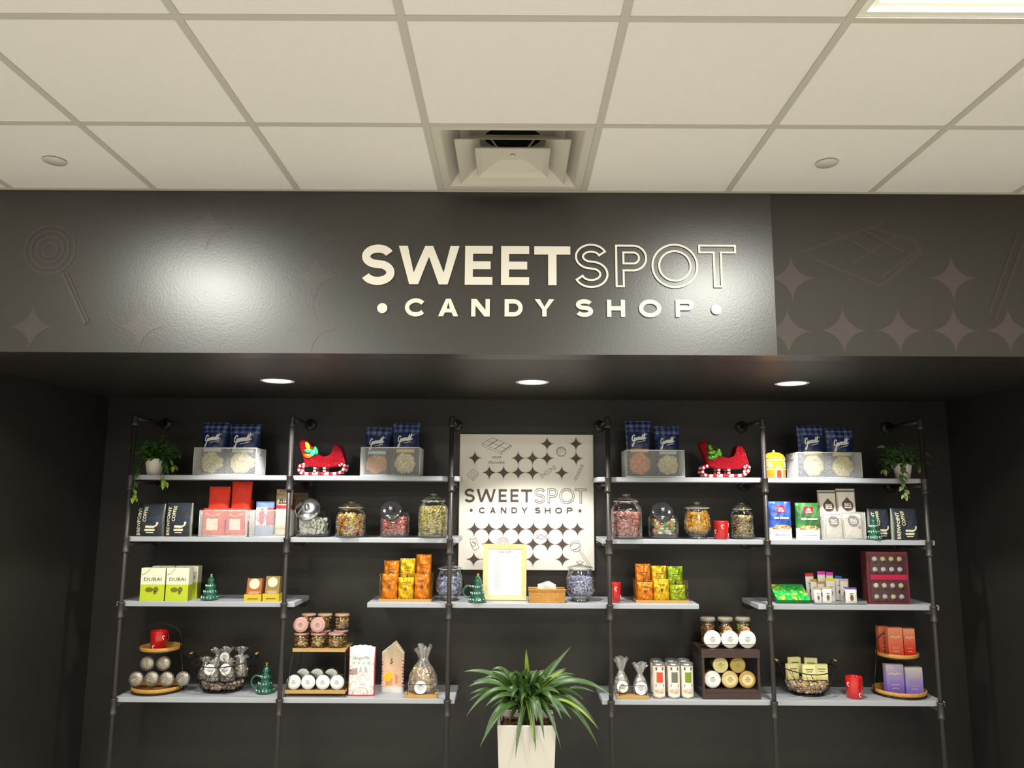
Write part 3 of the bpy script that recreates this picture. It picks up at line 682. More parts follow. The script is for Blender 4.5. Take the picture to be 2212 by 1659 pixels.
def mug(label, x, y, z, R_, H, rz=0, back=1, canes=((-.6, .62), (.55, .7), (.0, .16))):
    t = root('red_mug', label, 'mug', x, y, z, rz, 'red mugs with candy cane prints')
    MB().lathe([(0, .001), (R_ * .86, .001), (R_ * .92, .004), (R_, H - .003), (R_ * .98, H), (R_ * .92, H - .002), (R_ * .85, .006), (0, .006)], 28).build('cup', REDMUG, t)
    hp = smooth([(-R_ * .93, .0, H * .80), (-R_ - H * .14, 0, H * .84), (-R_ - H * .27, 0, H * .66), (-R_ - H * .27, 0, H * .42), (-R_ - H * .14, 0, H * .24), (-R_ * .90, 0, H * .28)], 4)
    if back: hp = [(-p[0] * .35, -p[0] * .93, p[2]) for p in hp]
    MB().tube(hp, .0045, 8).build('handle', REDMUG, t)
    mb = MB()
    for a, h in canes:
        f = lambda px_, pz, l: Vector(((R_ + .0012) * math.sin(a * 1.5 + px_ / R_), -(R_ + .0012) * math.cos(a * 1.5 + px_ / R_), h * H + pz))
        ribbon(mb, smooth([(.004, -.010), (-.002, .0), (-.004, .007), (.002, .011), (.007, .007)], 4), .0042, f)
    mb.build('candy_cane_print', M('white_print', (246, 236, 232), .5), t)
    return t
def ceramic_tree(label, x, y, z, R_, H, handle=0, star=1, rz=0):
    t = root('ceramic_christmas_tree', label, 'ceramic tree', x, y, z, rz, 'green ceramic christmas trees')
    hz = H * (.86 if star else .97); pr = [(0, .001), (R_ * .85, .001)]
    N_ = 4
    for i in range(N_):
        zb = .006 + hz * i / N_; zt = .006 + hz * (i + 1) / N_; rb = R_ * (1 - .2 * i); rt = R_ * (.80 - .2 * i)
        pr += [(rb * .94, zb), (rb, zb + .005), (rb * .93, zb + (zt - zb) * .35), (max(.004, rt * .82), zt - .001)]
    pr += [(.003, hz)]
    mb = MB(); n = 30; rings = []
    for i, (r_, z_) in enumerate(pr):
        for k in range(n):
            a = 2 * PI * k / n; w_ = 1 + (.05 * math.sin(a * 9 + i) if i > 1 else 0); rings.append((r_ * w_ * math.cos(a), r_ * w_ * math.sin(a), z_))
    mb.add(rings, [(i * n + k, i * n + (k + 1) % n, (i + 1) * n + (k + 1) % n, (i + 1) * n + k) for i in range(len(pr) - 1) for k in range(n)], None, 0, True)
    mb.build('tree_body', CERGREEN, t)
    mb = MB()
    for i in range(N_ - 1):
        zb = .006 + hz * i / N_ + hz / N_ * .30; rb = R_ * (.93 - .2 * i)
        for k in range(9):
            a = -PI / 2 + (k - 4) * .42; p = Vector((rb * math.cos(a), rb * math.sin(a), zb)); mb.tube([p + Vector((0, 0, -.006)) * 1.2, p * 1.0 + Vector((-.003, 0, .006))], .0022, 5)
    mb.build('snow_marks', M('white_glaze', (214, 226, 220), .15, coat=1), t)
    if handle:
        MB().tube(smooth([(handle * R_ * .62, 0, H * .52), (handle * R_ * 1.15, 0, H * .56), (handle * R_ * 1.55, 0, H * .42), (handle * R_ * 1.45, 0, H * .24), (handle * R_ * .9, 0, H * .14)], 5), .0052, 8).build('handle', CERGREEN, t)
    if star:
        mb = MB(); mb.tube([(0, 0, hz - .004), (0, 0, hz + .008)], .005, 8)
        c = Vector((0, 0, hz + H * .09)); R2 = H * .065; p = []
        for k in range(10): a = PI / 2 + k * PI / 5; r_ = R2 if k % 2 == 0 else R2 * .45; p.append(c + Vector((r_ * math.cos(a), 0, r_ * math.sin(a))))
        mb.add([c + Vector((0, -.005, 0)), c + Vector((0, .005, 0))] + p, [(0, 2 + k, 2 + (k + 1) % 10) for k in range(10)] + [(1, 2 + (k + 1) % 10, 2 + k) for k in range(10)])
        mb.build('gold_star', M('gold_glaze', (232, 186, 60), .25, metal=.4), t)
    return t
def cello_bag(label, x, y, z, R_, H, cols, seed, lab=None, group='cellophane gift bags', rz=0, name='cellophane_bag', flare=.55, neck=.62, n=70, size=.012):
    t = root(name, label, 'gift bag', x, y, z, rz, group); r = random.Random(seed)
    N_, K_ = 28, 14; vs = []
    for j in range(K_ + 1):
        tt = j / K_
        if tt < neck: f = (1 - .12 * tt / neck) * math.cos(max(0, (tt / neck - .35) / .65) * 1.25) ** .8 if tt > .0 else 1
        else: f = .24 + (flare - .24) * ((tt - neck) / (1 - neck)) ** 1.1
        for k in range(N_):
            a = 2 * PI * k / N_; q = 1 + (.06 if tt < neck else .30) * math.sin(a * 7 + seed + tt * 3) + r.uniform(-.05, .05)
            vs.append((R_ * f * q * math.cos(a), R_ * .85 * f * q * math.sin(a) * (1 if tt < neck else .45), .003 + H * tt * (1 + (.06 * math.sin(a * 3 + seed) if tt > .9 else 0))))
    mb = MB(); mb.add(vs, [(j * N_ + k, j * N_ + (k + 1) % N_, (j + 1) * N_ + (k + 1) % N_, (j + 1) * N_ + k) for j in range(K_) for k in range(N_)] + [tuple(range(N_ - 1, -1, -1))], None, 0, True)
    mb.build('cellophane', CELLO, t)
    mb = MB()
    for k in range(n):
        zz = r.uniform(.004 + size * 1.1, H * neck * .80); f = math.cos(max(0, (zz / (H * neck) - .35) / .65) * 1.25) ** .8 * .84; a = r.uniform(0, 6.28); rr = R_ * f * r.uniform(.6, 1) - size * .4
        mb.ball((rr * math.cos(a), rr * .85 * math.sin(a), zz), size * r.uniform(.7, 1), L3(r.choice(cols)), 6, 4, 1.2, .9, .7, Matrix.Rotation(r.uniform(0, 6), 3, 'Y'))
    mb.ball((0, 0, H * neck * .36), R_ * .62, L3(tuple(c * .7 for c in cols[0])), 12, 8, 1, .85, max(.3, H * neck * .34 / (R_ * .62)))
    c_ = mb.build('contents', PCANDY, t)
    if lab:
        lx, lz, lr = lab; label_disc(t, 'round_label', PAPER, (lx, -R_ * .98, lz), lr, (0, -1, .12))
    return t
def tray(parent, name, mat, W_, D, H, th=.006, x0=0, y0=0, z0=0):
    mb = MB(); a, b = W_ / 2, D / 2
    mb.box(x0 - a, x0 + a, y0 - b, y0 + b, z0, z0 + th)
    mb.box(x0 - a, x0 + a, y0 - b, y0 - b + th, z0 + th, z0 + H); mb.box(x0 - a, x0 + a, y0 + b - th, y0 + b, z0 + th, z0 + H)
    mb.box(x0 - a, x0 - a + th, y0 - b + th, y0 + b - th, z0 + th, z0 + H); mb.box(x0 + a - th, x0 + a, y0 - b + th, y0 + b - th, z0 + th, z0 + H)
    return mb.build(name, mat, parent)
def blade(mb, p0, d, L, wd, droop, r, n=9, col=None, twist=0):
    """a strap or oval leaf arching away from p0"""
    d = Vector(d).normalized(); p = Vector(p0); vs = []; side = d.cross(Vector((0, 0, 1)))
    if side.length < .1: side = Vector((1, 0, 0))
    side.normalize(); side = Matrix.Rotation(twist, 3, d) @ side
    for i in range(n + 1):
        t = i / n; w_ = wd * (math.sin(PI * min(1, t * .9 + .06)) ** .7) * (1 - t ** 4) + .0004
        up = side.cross(d).normalized(); vs += [p - side * w_ / 2 + up * w_ * .12, p, p + side * w_ / 2 + up * w_ * .12]
        d = (d + Vector((0, 0, -droop / n))).normalized(); p = p + d * L / n
    fs = []
    for i in range(n):
        for k in range(2): fs.append((3 * i + k, 3 * i + k + 1, 3 * i + 4 + k, 3 * i + 3 + k))
    mb.add(vs, fs, col, 0, True); return p

# ================================================================ top tier
def bags_in(bx, y, z, specs, seed):
    for k, (u0, u1, vt, strip, pop, lab) in enumerate(specs):
        x0, x1 = clampx(ax(u0, y, 1000), ax(u1, y, 1000)); x0, x1 = x0 + .003, x1 - .003; H = az((u0 + u1) / 2, vt, y) - z - .006
        popcorn_bag(lab, (x0 + x1) / 2, y, z + .0075, (x1 - x0) * 1.0, H, strip, pop, seed + k)
BK = [0, 0]
def clampx(x0, x1):
    return max(x0, BK[0]), min(x1, BK[1])
def basket_px(label, u0, u1, vt, z, yf=4.275, D=.17, group='white wire mesh baskets'):
    x0, x1 = ax(u0, yf, vt), ax(u1, yf, vt); H = az((u0 + u1) / 2, vt, yf) - z; BK[0], BK[1] = x0 + .006, x1 - .006
    return wire_basket(label, (x0 + x1) / 2, yf + D / 2, z + .001, x1 - x0, D, H, group)
YB_ = 4.275 + .085
basket_px('white wire mesh basket of popcorn on the top shelf, leftmost of the four', 420, 554, 968, Z1)
bags_in(0, YB_, Z1, [(427, 490, 914, (214, 222, 200), popc_c, 'navy popcorn bag in the leftmost top basket, its left one'), (494, 560, 917, (214, 222, 200), popc_c, 'navy popcorn bag in the leftmost top basket, its right one')], 10)
basket_px('white wire mesh basket of popcorn on the top shelf, just left of the wall sign', 780, 907, 967, Z1)
bags_in(0, YB_, Z1, [(786, 844, 924, (190, 206, 216), popc_b, 'navy popcorn bag with brown caramel popcorn window'), (848, 905, 915, (228, 200, 60), popc_c, 'navy popcorn bag with yellow band, in the basket just left of the wall sign')], 20)
basket_px('white wire mesh basket of popcorn on the top shelf, just right of the wall sign', 1352, 1478, 973, Z1)
bags_in(0, YB_, Z1, [(1352, 1408, 911, (240, 170, 40), popc_o, 'navy popcorn bag with orange band and orange popcorn'), (1414, 1468, 921, (196, 214, 190), popc_c, 'navy popcorn bag with pale green band, beside the orange-banded one')], 30)
basket_px('white wire mesh basket of popcorn on the top shelf, rightmost of the four', 1722, 1860, 978, Z1)
bags_in(0, YB_, Z1, [(1724, 1780, 920, (236, 222, 80), popc_c, 'navy popcorn bag in the rightmost top basket, its left one'), (1786, 1844, 926, (236, 222, 80), (224, 206, 120), 'navy popcorn bag in the rightmost top basket, its right one')], 40)
# glitter sleighs
def sleigh(label, x, y, z, s, holly):
    t = root('glitter_sleigh', label, 'sleigh ornament', x, y, z, 0, 'red glitter sleighs')
    c = smooth([(-.085, .118), (-.072, .128), (-.052, .122), (-.030, .098), (-.005, .072), (.020, .070), (.038, .082), (.045, .108), (.056, .112), (.068, .100), (.078, .070), (.082, .045), (.060, .032), (.020, .028), (-.030, .030), (-.058, .040), (-.068, .070), (-.078, .098)], 4)[:-1]
    mb = MB(); n = len(c); D_ = .045; vs = []
    for yy, k in ((-D_, .93), (-D_ * .8, 1), (D_ * .8, 1), (D_, .93)):
        for a, b in c: vs.append((s * (a * k), yy, s * ((b - .07) * k + .07)))
    fs = [(j * n + i, j * n + (i + 1) % n, (j + 1) * n + (i + 1) % n, (j + 1) * n + i) for j in range(3) for i in range(n)] + [tuple(range(n - 1, -1, -1)), tuple(3 * n + i for i in range(n))]
    mb.add(vs, fs, None, 0, False); mb.build('sleigh_body', M('red_tinsel', (176, 14, 34), .2, metal=.6, bump=1.0, bscale=260, var=.35, vscale=160), t)
    for yy in (-.038, .038):
        for part, pts in (('runner', [(-.060, .040), (-.076, .034), (-.078, .016), (-.062, .006), (-.03, .003 + .004), (.02, .007), (.055, .008), (.074, .016), (.084, .034), (.074, .042), (.064, .036)]), ('strut', [(-.022, .030), (-.024, .008)]), ('strut', [(.012, .030), (.012, .008)])):
            pp = smooth(pts, 5) if len(pts) > 2 else [tuple(pts[0][i] + (pts[1][i] - pts[0][i]) * k / 8 for i in range(2)) for k in range(9)]
            m2 = MB()
            for i in range(len(pp) - 1):
                a, b = pp[i], pp[i + 1]; m2.tube([(s * a[0], yy, s * a[1]), (s * b[0], yy, s * b[1])], .0056 * s, 7, col=L3((244, 236, 232) if (i // 2) % 2 == 0 else (198, 20, 36)))
            m2.build(part, painted('candy_cane_tinsel', .3, bump=.4, bscale=200), t)
    mb = MB()
    for k, (a, b) in enumerate(((-.045, .088), (-.050, .105), (-.030, .080), (-.048, .070), (-.02, .088))):
        mb.ball((s * a, -D_ - .003, s * b), .012 * s, L3(holly[k % len(holly)]), 6, 5, 1.5, .4, .7, Matrix.Rotation(k * 1.1, 3, 'Y'))
    mb.build('holly_leaf', painted('foil_holly', .2, metal=.5), t)
ys = 4.33
sleigh('red glitter sleigh on candy cane runners with shiny multicoloured holly, left of the wall sign', ax(698, ys, 1000), ys, Z1, (ax(747, ys) - ax(646, ys)) / .168, [(60, 200, 120), (220, 210, 60), (70, 220, 190), (240, 120, 40)])
sleigh('red glitter sleigh on candy cane runners with plain green holly, right of the wall sign', ax(1562, ys, 1000), ys, Z1, (ax(1613, ys) - ax(1509, ys)) / .168, [(96, 170, 50), (70, 150, 40)])
# cookie jar house
def cookie_house():
    y = 4.33; x = ax(1672, y, 1000); R_ = .060; H = az(1672, 972, y) - Z1
    t = root('ceramic_cookie_jar', 'orange ceramic cookie jar shaped like a gingerbread house with white icing', 'cookie jar', x, y, Z1)
    OR = M('orange_glaze', (232, 152, 34), .2, coat=.8, var=.15, vscale=20); WH = M('icing_white_glaze', (250, 240, 226), .3, coat=.4)
    MB().lathe([(0, .001), (R_ * .95, .001), (R_, .006), (R_, H * .66), (R_ * .97, H * .68)], 32).build('jar_body', OR, t)
    ld = MB().lathe([(R_ * 1.02, H * .68), (R_ * 1.04, H * .70), (R_ * 1.0, H * .73), (R_ * .97, H * .74), (R_ * .96, H * .77), (R_ * .88, H * .79), (R_ * .85, H * .83), (R_ * .66, H * .86), (R_ * .60, H * .89), (R_ * .2, H * .92), (.006, H * .93)], 32).build('roof_lid', OR, t)
    MB().ball((0, 0, H * .955), H * .045, n=12, m=8).build('knob', WH, ld)
    f = lambda a, z, l: Vector(((R_ + .0015 + l) * math.sin(a / R_), -(R_ + .0015 + l) * math.cos(a / R_), z))
    mb = MB()
    for zz in (.30, .64): ribbon(mb, [(R_ * a * .3, H * zz + .0025 * math.sin(a * 2.2)) for a in range(-10, 11)], .006, f)
    ribbon(mb, arc(.006, H * .22, .017, .03, 180, 0, 14), .006, f); ribbon(mb, [(-.011, H * .22), (-.011, .003)], .006, f); ribbon(mb, [(.023, H * .22), (.023, .003)], .006, f)
    for cx in (-.042, .052):
        ribbon(mb, arc(cx, H * .46, .012, .014, 0, 360, 18)[:-1], .0045, f, True); ribbon(mb, [(cx - .012, H * .46), (cx + .012, H * .46)], .003, f); ribbon(mb, [(cx, H * .40), (cx, H * .52)], .003, f)
    mb.build('icing_lines', WH, t)
    mb = MB(); mb.add([f(-.006, .004, 0), f(.006, .004, 0), f(.018, .004, 0), f(.018, H * .24, 0), f(.006, H * .27, 0), f(-.006, H * .24, 0)], [(0, 1, 4, 5), (1, 2, 3, 4)]); mb.build('red_door', M('red_glaze', (196, 60, 40), .3), t)
cookie_house()
# trailing plants
def trailing(label, u, vt, y, potw, foliage, trails, seed, mat, mat2):
    pole = min(UX, key=lambda q: abs(q - ax(u, y, 1010))) - ax(u, y, 1010); py = D2 - y
    def clear_of(p, m=.030): return math.hypot(p.x - pole, p.y - py) > m and not (p.z < .004 and p.y > YF - y - .01)
    def blade(mb_, p0, d, L, wd, droop, r, n=9, col=None, twist=0):
        e = Vector(p0) + Vector(d).normalized() * L * .9; m_ = (Vector(p0) + e) / 2
        if all(clear_of(q) for q in (Vector(p0), m_, e)): globals()['blade'](mb_, p0, d, L, wd, droop, r, n, col, twist)
    x = ax(u, y, 1010); H = az(u, vt, y) - Z1; t = root('trailing_potted_plant', label, 'potted plant', x, y, Z1)
    R_ = potw / 2; r = random.Random(seed)
    MB().lathe([(0, .001), (R_ * .70, .001), (R_ * .72, .004), (R_ * .97, H - .006), (R_, H), (R_ * .9, H - .002), (R_ * .86, H - .015), (0, H - .015)], 28).build('pot', POTW, t)
    mb = MB(); sm = MB(); leaves2 = MB()
    for k in range(foliage):
        a = r.uniform(0, 2 * PI); el = r.uniform(-.1, 1.3); rr = r.uniform(.03, .125); p = Vector((math.cos(a) * rr * math.cos(el) * 1.1, math.sin(a) * rr * .55 * math.cos(el), H + rr * math.sin(el) + .004))
        d = (math.cos(a + r.uniform(-.5, .5)), math.sin(a + r.uniform(-.5, .5)) - .35, r.uniform(-.2, .7)); blade(mb, p, d, r.uniform(.040, .062), r.uniform(.022, .032), 1.0, r, 6, twist=r.uniform(-.6, .6))
        sm.tube([(0, 0, H - .012), p * .5 + Vector((0, 0, H * .5 + .01)), p], .0012, 4) if clear_of(p, .02) else None
    for path, nl, tipn in trails:
        pts = smooth([(a, b, c) for a, b, c in path], 5); sm.tube(pts, .0014, 5)
        for i in range(nl):
            q = pts[int((i + .5) / nl * (len(pts) - 1))]; a = r.uniform(0, 2 * PI); tgt = leaves2 if i >= nl - tipn else mb
            blade(tgt, q, (math.cos(a), math.sin(a) * .5 - .6, r.uniform(-.9, .2)), r.uniform(.034, .05), r.uniform(.020, .027), 1.2, r, 6, twist=r.uniform(-.7, .7))
        q = pts[-1]
        for a in (-.9, 0, .9): blade(leaves2, q, (math.sin(a), -.4, -math.cos(a) * .8), .042, .022, .6, r, 6)
    mb.build('foliage', mat, t); sm.build('stem', mat, t); leaves2.build('young_leaves', mat2, t)
yp = 4.33
trailing('small trailing plant with bright green tips in a white pot, left end of top shelf', 334, 991, yp, .108, 120,
         [([(-.03, -.03, .10), (-.045, -.09, .04), (-.05, -.115, -.05), (-.045, -.12, -.12)], 9, 2), ([(.05, -.02, .10), (.09, -.08, .06), (.10, -.10, .0), (.105, -.10, -.045)], 14, 6), ([(-.04, .03, .09), (-.09, .05, .07), (-.13, .06, .03)], 9, 0), ([(.04, -.01, .1), (.09, -.05, .10), (.135, -.06, .05)], 6, 2)], 3, LEAFD, LEAFY)
trailing('small trailing plant with pale-edged leaves in a white pot, right end of top shelf', 1949, 1002, yp, .105, 130,
         [([(-.03, -.03, .08), (-.055, -.10, .04), (-.06, -.11, -.02), (-.05, -.11, -.085)], 16, 5), ([(.03, .03, .09), (.08, .05, .10), (.12, .06, .07)], 8, 0), ([(-.04, 0, .09), (-.09, -.03, .10), (-.12, -.04, .05)], 10, 0)], 5, LEAFP, M('pale_sage_leaf', (150, 166, 112), .45, var=.25, vscale=30))

# ================================================================ second tier
Y2 = 4.315
def W2(u0, u1, y=Y2): return ax(u1, y, 1120) - ax(u0, y, 1120)
def coffee(label, u0, u1, vt, z, seed, y=Y2, cut=None):
    x = ax((u0 + u1) / 2, y, 1120); W_ = W2(u0, u1, y); H = az((u0 + u1) / 2, vt, y) - z
    t = root('coffee_bag', label, 'coffee bag', x, y, z, 0, 'dark coffee bags')
    def paint(a, tt, s):
        if abs(a) > .96: return (176, 178, 160)
        if tt > .72: return (26, 38, 48)
        if a > .05 and .30 < tt < .62: return (34, 44, 62)
        return (30, 34, 38)
    o, fn = pouch(t, 'paper_bag', PPOP, W_, H, .075, paint, seed, crumple=.0015, square=.22, nx=26, nz=30)
    CR = M('cream_print', (216, 208, 176), .6)
    text(t, 'lettering', CR, 'BREWPOINT', -W_ * .33, H * .46, H * .84, fn, rot=PI / 2, bold=.02, hgt=W_ * .13)
    text(t, 'lettering', CR, 'COFFEE', -W_ * .13, H * .68, H * .46, fn, rot=PI / 2, bold=.02, hgt=W_ * .13)
    mb = MB()
    ribbon(mb, [(-W_ * .08, H * .30), (W_ * .22, H * .29)], H * .07, fn); ribbon(mb, smooth([(W_ * .2, H * .29), (W_ * .30, H * .34), (W_ * .34, H * .41)], 5), H * .05, fn); disc(mb, W_ * .33, H * .41, H * .035, fn, 14)
    ribbon(mb, [(-W_ * .10, H * .20), (W_ * .26, H * .20)], H * .06, fn); ribbon(mb, [(-W_ * .05, H * .12), (W_ * .22, H * .12)], H * .03, fn); mb.build('printed_emblem', CR, t)
coffee('dark navy coffee bag at the far left end of the second shelf', 297, 357, 1088, Z2, 1)
coffee('dark navy coffee bag between the far left coffee bag and the red bags', 361, 416, 1086, Z2, 2)
coffee('dark coffee bag partly behind the green ceramic tree', 1874, 1918, 1098, Z2, 3, y=4.37)
coffee('dark navy coffee bag at the far right end of the second shelf', 1924, 1979, 1098, Z2, 4)
RED = (218, 54, 30)
def red_bag(label, u0, u1, vt, z, zb, y, seed, tilt=0, sq=1, name='red_snack_bag'):
    xa, xb = ax(u0, y, 1120), ax(u1, y, 1120)
    if zb > z: xa, xb = clampx(xa, xb)
    x = (xa + xb) / 2; W_ = xb - xa; H = az((u0 + u1) / 2, vt, y) - zb
    t = root('red_snack_bag', label, 'snack bag', x, y, zb, 0, 'red snack bags'); t.rotation_euler = (0, tilt, 0)
    o, fn = pouch(t, 'film_bag', PPOP, W_, H, .05, lambda a, tt, s: (234, 78, 34) if tt < .25 else RED, seed, crumple=.002, nx=20, nz=24, square=.35)
    if sq:
        mb = MB(); k = W_ * .26; zc = H * (.40 if sq == 1 else .22); patch(mb, -k, k, zc - k, zc + k, fn); mb.build('white_square_label', M('cream_sticker', (238, 214, 196), .6), t)
        mb = MB(); ribbon(mb, arc(0, zc + k * 2.3, k * 1.3, k * .8, 200, 340, 12), k * .22, fn); mb.build('printed_smile', M('pink_print', (236, 150, 130), .6), t)
basket_px('white wire mesh basket of red bags on the second shelf', 432, 532, 1103, Z2, 4.275, .15)
yb = 4.275 + .038
red_bag('red snack bag inside the basket of red bags, front left', 438, 486, 1098, Z2, Z2 + .008, yb, 1)
red_bag('red snack bag inside the basket of red bags, front right', 489, 536, 1098, Z2, Z2 + .008, yb, 2)
red_bag('plain red bag leaning back in the basket, upper left', 449, 495, 1051, Z2, Z2 + .008, yb + .062, 3, 0, 0)
red_bag('tall red bag standing highest in the basket, with a pale square label', 498, 543, 1040, Z2, Z2 + .008, yb + .062, 4, 0, 2)
red_bag('narrow dark red bag standing behind the right end of the red bag basket', 534, 546, 1080, Z2, Z2, 4.46, 5, 0, 0)
basket_px('white wire mesh basket behind the second upright on the second shelf', 541, 626, 1103, Z2, 4.275, .15)
def generic_bag(name, label, cat, u0, u1, vt, zb, y, D, paint, seed, mat=None, group=None, v=1120, **k):
    xa, xb = ax(u0, y, v), ax(u1, y, v)
    if abs(zb - Z2 - .008) < 1e-6: xa, xb = clampx(xa, xb)
    x = (xa + xb) / 2; W_ = xb - xa; H = az((u0 + u1) / 2, vt, y) - zb
    t = root(name, label, cat, x, y, zb, k.pop('rz', 0), group); o, fn = pouch(t, 'film_bag', mat or PPOP, W_, H, D, paint, seed, **k); return t, fn, W_, H
def p_blue(a, t, s):
    if t > .82: return (110, 140, 190)
    if (a + .2) ** 2 + ((t - .55) / .8) ** 2 < .10: return (214, 60, 70)
    if t < .3: return (150, 176, 206)
    return (226, 226, 228) if a < .3 else (190, 70, 80)
t, fn, W_, H = generic_bag('kettle_corn_bag', 'blue, white and red popcorn bag in the basket by the second upright', 'snack bag', 551, 592, 1083, Z2 + .008, yb + .035, .05, p_blue, 8, crumple=.002)
mb = MB(); ribbon(mb, arc(-W_ * .1, H * .52, W_ * .24, W_ * .24, 0, 360, 20)[:-1], .004, fn, True); mb.build('printed_ring', M('red_print', (200, 40, 50), .6), t)
def p_mrs(a, t, s):
    r_ = random.Random(int((a + 2) * 40) * 99 + int(t * 60))
    if t > .86: return (120, 84, 50) if r_.random() < .25 else (176, 156, 124)
    if t > .66: return (178, 160, 130)
    if .58 < t < .66: return (190, 40, 56)
    return (238, 228, 200) if int(t * 40) % 5 else (206, 190, 150)
t, fn, W_, H = generic_bag('cookie_pouch', 'tall tan cookie pouch with a red band, in the basket behind the second upright', 'cookie bag', 595, 633, 1057, Z2 + .008, yb + .035, .05, p_mrs, 9, crumple=.0015)
text(t, 'lettering', INK, "Mrs", 0, H * .76, W_ * .5, fn, bold=.01)
ribbon(mb := MB(), [(-W_ * .3, H * .70), (W_ * .3, H * .70)], .006, fn); mb.build('printed_line', INK, t)
t, fn, W_, H = generic_bag('cookie_pouch', 'tan cookie pouch standing right of the second upright, behind the slanted white candy jar', 'cookie bag', 632, 664, 1065, Z2, 4.49, .06, lambda a, t, s: (150, 128, 100) if t < .8 else (128, 104, 78), 10, crumple=.0015)
# glass jars
white = [(238, 236, 226), (226, 224, 210), (246, 244, 238)]
def jpx(kind, lab, fill, u0, u1, vt, cols, seed, y=Y2, z=Z2, **k):
    if kind == 'penny': y = 4.355
    x = ax((u0 + u1) / 2, y, 1120); R_ = (ax(u1, y, 1120) - ax(u0, y, 1120)) / 2; H = az((u0 + u1) / 2, vt, y) - z
    return jar(kind, lab, fill, x, y, z + .0005, R_, H, cols, seed, **k)
jpx('penny', 'slanted glass jar of white candy with a bright steel lid', 'white round mints in the slanted jar by the second upright', 642, 714, 1080, white, 1, size=.0125, shape='ball', lvl=.78, n=190, fillname='white_mint')
jpx('cookie', 'low glass jar of yellow, white and red wrapped candy', 'yellow, white and red wrapped candy in the second jar from the left', 725, 792, 1083, [(232, 190, 50), (240, 208, 70), (226, 214, 206), (200, 70, 40), (238, 196, 60)], 2, size=.0135, lvl=.78, n=190)
lid_mat[0] = DLID
jpx('penny', 'slanted glass jar of pink candy with a dark lid', 'pink candy in the slanted dark-lidded jar', 822, 886, 1084, [(214, 124, 112), (200, 104, 96), (226, 142, 130)], 3, size=.009, shape='chip', lvl=.9, n=330, fillname='pink_candy')
jpx('cookie', 'tall glass jar of yellow wrapped candy beside the third upright', 'yellow wrapped candy in the tall jar beside the third upright', 904, 967, 1065, [(226, 206, 90), (236, 220, 120), (206, 178, 60), (240, 232, 170)], 4, size=.0105, lvl=.86, n=330, sq=1)
jpx('cookie', 'tall glass jar of red and pink wrapped candy beside the fourth upright', 'red and pink wrapped candy in the tall jar beside the fourth upright', 1320, 1386, 1066, [(222, 150, 140), (206, 60, 50), (232, 190, 182), (214, 96, 70), (234, 170, 160)], 5, size=.0105, lvl=.72, n=320, sq=1)
jpx('penny', 'slanted glass jar of mixed snack bars with a grey lid', 'green, white and orange snack bars in the slanted grey-lidded jar', 1400, 1464, 1086, [(90, 170, 80), (228, 224, 214), (214, 130, 50), (206, 60, 90), (232, 228, 220)], 6, size=.019, shape='chip', lvl=.85, n=110, fillname='snack_bar')
jpx('bowl', 'round-bellied glass jar of golden wrapped candy', 'golden wrapped candy in the round-bellied jar', 1474, 1538, 1083, [(246, 178, 20), (250, 196, 40), (232, 156, 16)], 7, size=.0145, lvl=.84, n=210)
jpx('cookie', 'small glass jar of yellow and purple wrapped candy beside the fifth upright', 'yellow and purple wrapped candy in the small jar beside the fifth upright', 1578, 1628, 1086, [(222, 200, 60), (120, 96, 110), (206, 190, 150), (196, 168, 60)], 8, size=.010, lvl=.78, n=230, y=4.34)
ym = 4.29
mug('red mug between the golden candy jar and the small yellow candy jar', ax(1557, ym, 1120), ym, Z2, .0405, az(1557, 1125, ym) - Z2, canes=((-.08, .68), (.62, .2), (-.75, .4), (.68, .75)))
# blue and green nut bags
def nut_bag(label, u0, u1, vt, col, seed):
    def paint(a, t, s):
        r_ = random.Random(int((a + 2) * 30) * 77 + int(t * 50))
        if t < .26: return (240, 238, 236)
        if t < .38 and abs(a) < .78 and (a * 1.1) ** 2 + ((t - .26) / .13) ** 2 < 1: return r_.choice([(236, 220, 170), (160, 90, 40), (240, 236, 220), (230, 190, 60), (200, 120, 50), (80, 50, 40)])
        if t < .30: return (240, 238, 236)
        return tuple(c * (1 + .18 * math.sin(t * 9 + a * 2)) for c in col)
    t, fn, W_, H = generic_bag('nut_snack_bag', label, 'snack bag', u0, u1, vt, Z2, Y2, .06, paint, seed, mat=PGLOSS, nx=34, nz=44, group='nut snack bags')
    mb = MB(); k = W_ * .19; zc = H * .80
    patch(mb, -k, k, zc - k * .75, zc + k * .75, fn); mb.build('red_logo_panel', M('logo_red', (214, 24, 34), .5), t)
    mb = MB(); f2 = lambda x, z, l: fn(x, z, .0012); disc(mb, 0, zc + k * .15, k * .28, f2, 10); disc(mb, -k * .35, zc + k * .02, k * .18, f2, 8); disc(mb, k * .35, zc + k * .02, k * .18, f2, 8); ribbon(mb, [(-k * .7, zc - k * .45), (k * .7, zc - k * .45)], k * .25, f2); mb.build('white_logo_print', PAPER, t)
    mb = MB(); ribbon(mb, [(-W_ * .33, H * .56), (-W_ * .12, H * .565)], H * .05, fn); ribbon(mb, [(-W_ * .08, H * .56), (W_ * .33, H * .56)], H * .042, fn); mb.build('printed_name', PAPER, t)
    mb = MB(); ribbon(mb, [(-W_ * .3, H * .12), (W_ * .3, H * .12)], H * .012, fn); mb.build('printed_line', INKG, t)
nut_bag('blue nut snack bag standing just right of the fifth upright', 1660, 1709, 1083, (56, 92, 186), 21)
nut_bag('green nut snack bag beside the blue one', 1718, 1770, 1086, (64, 124, 66), 22)
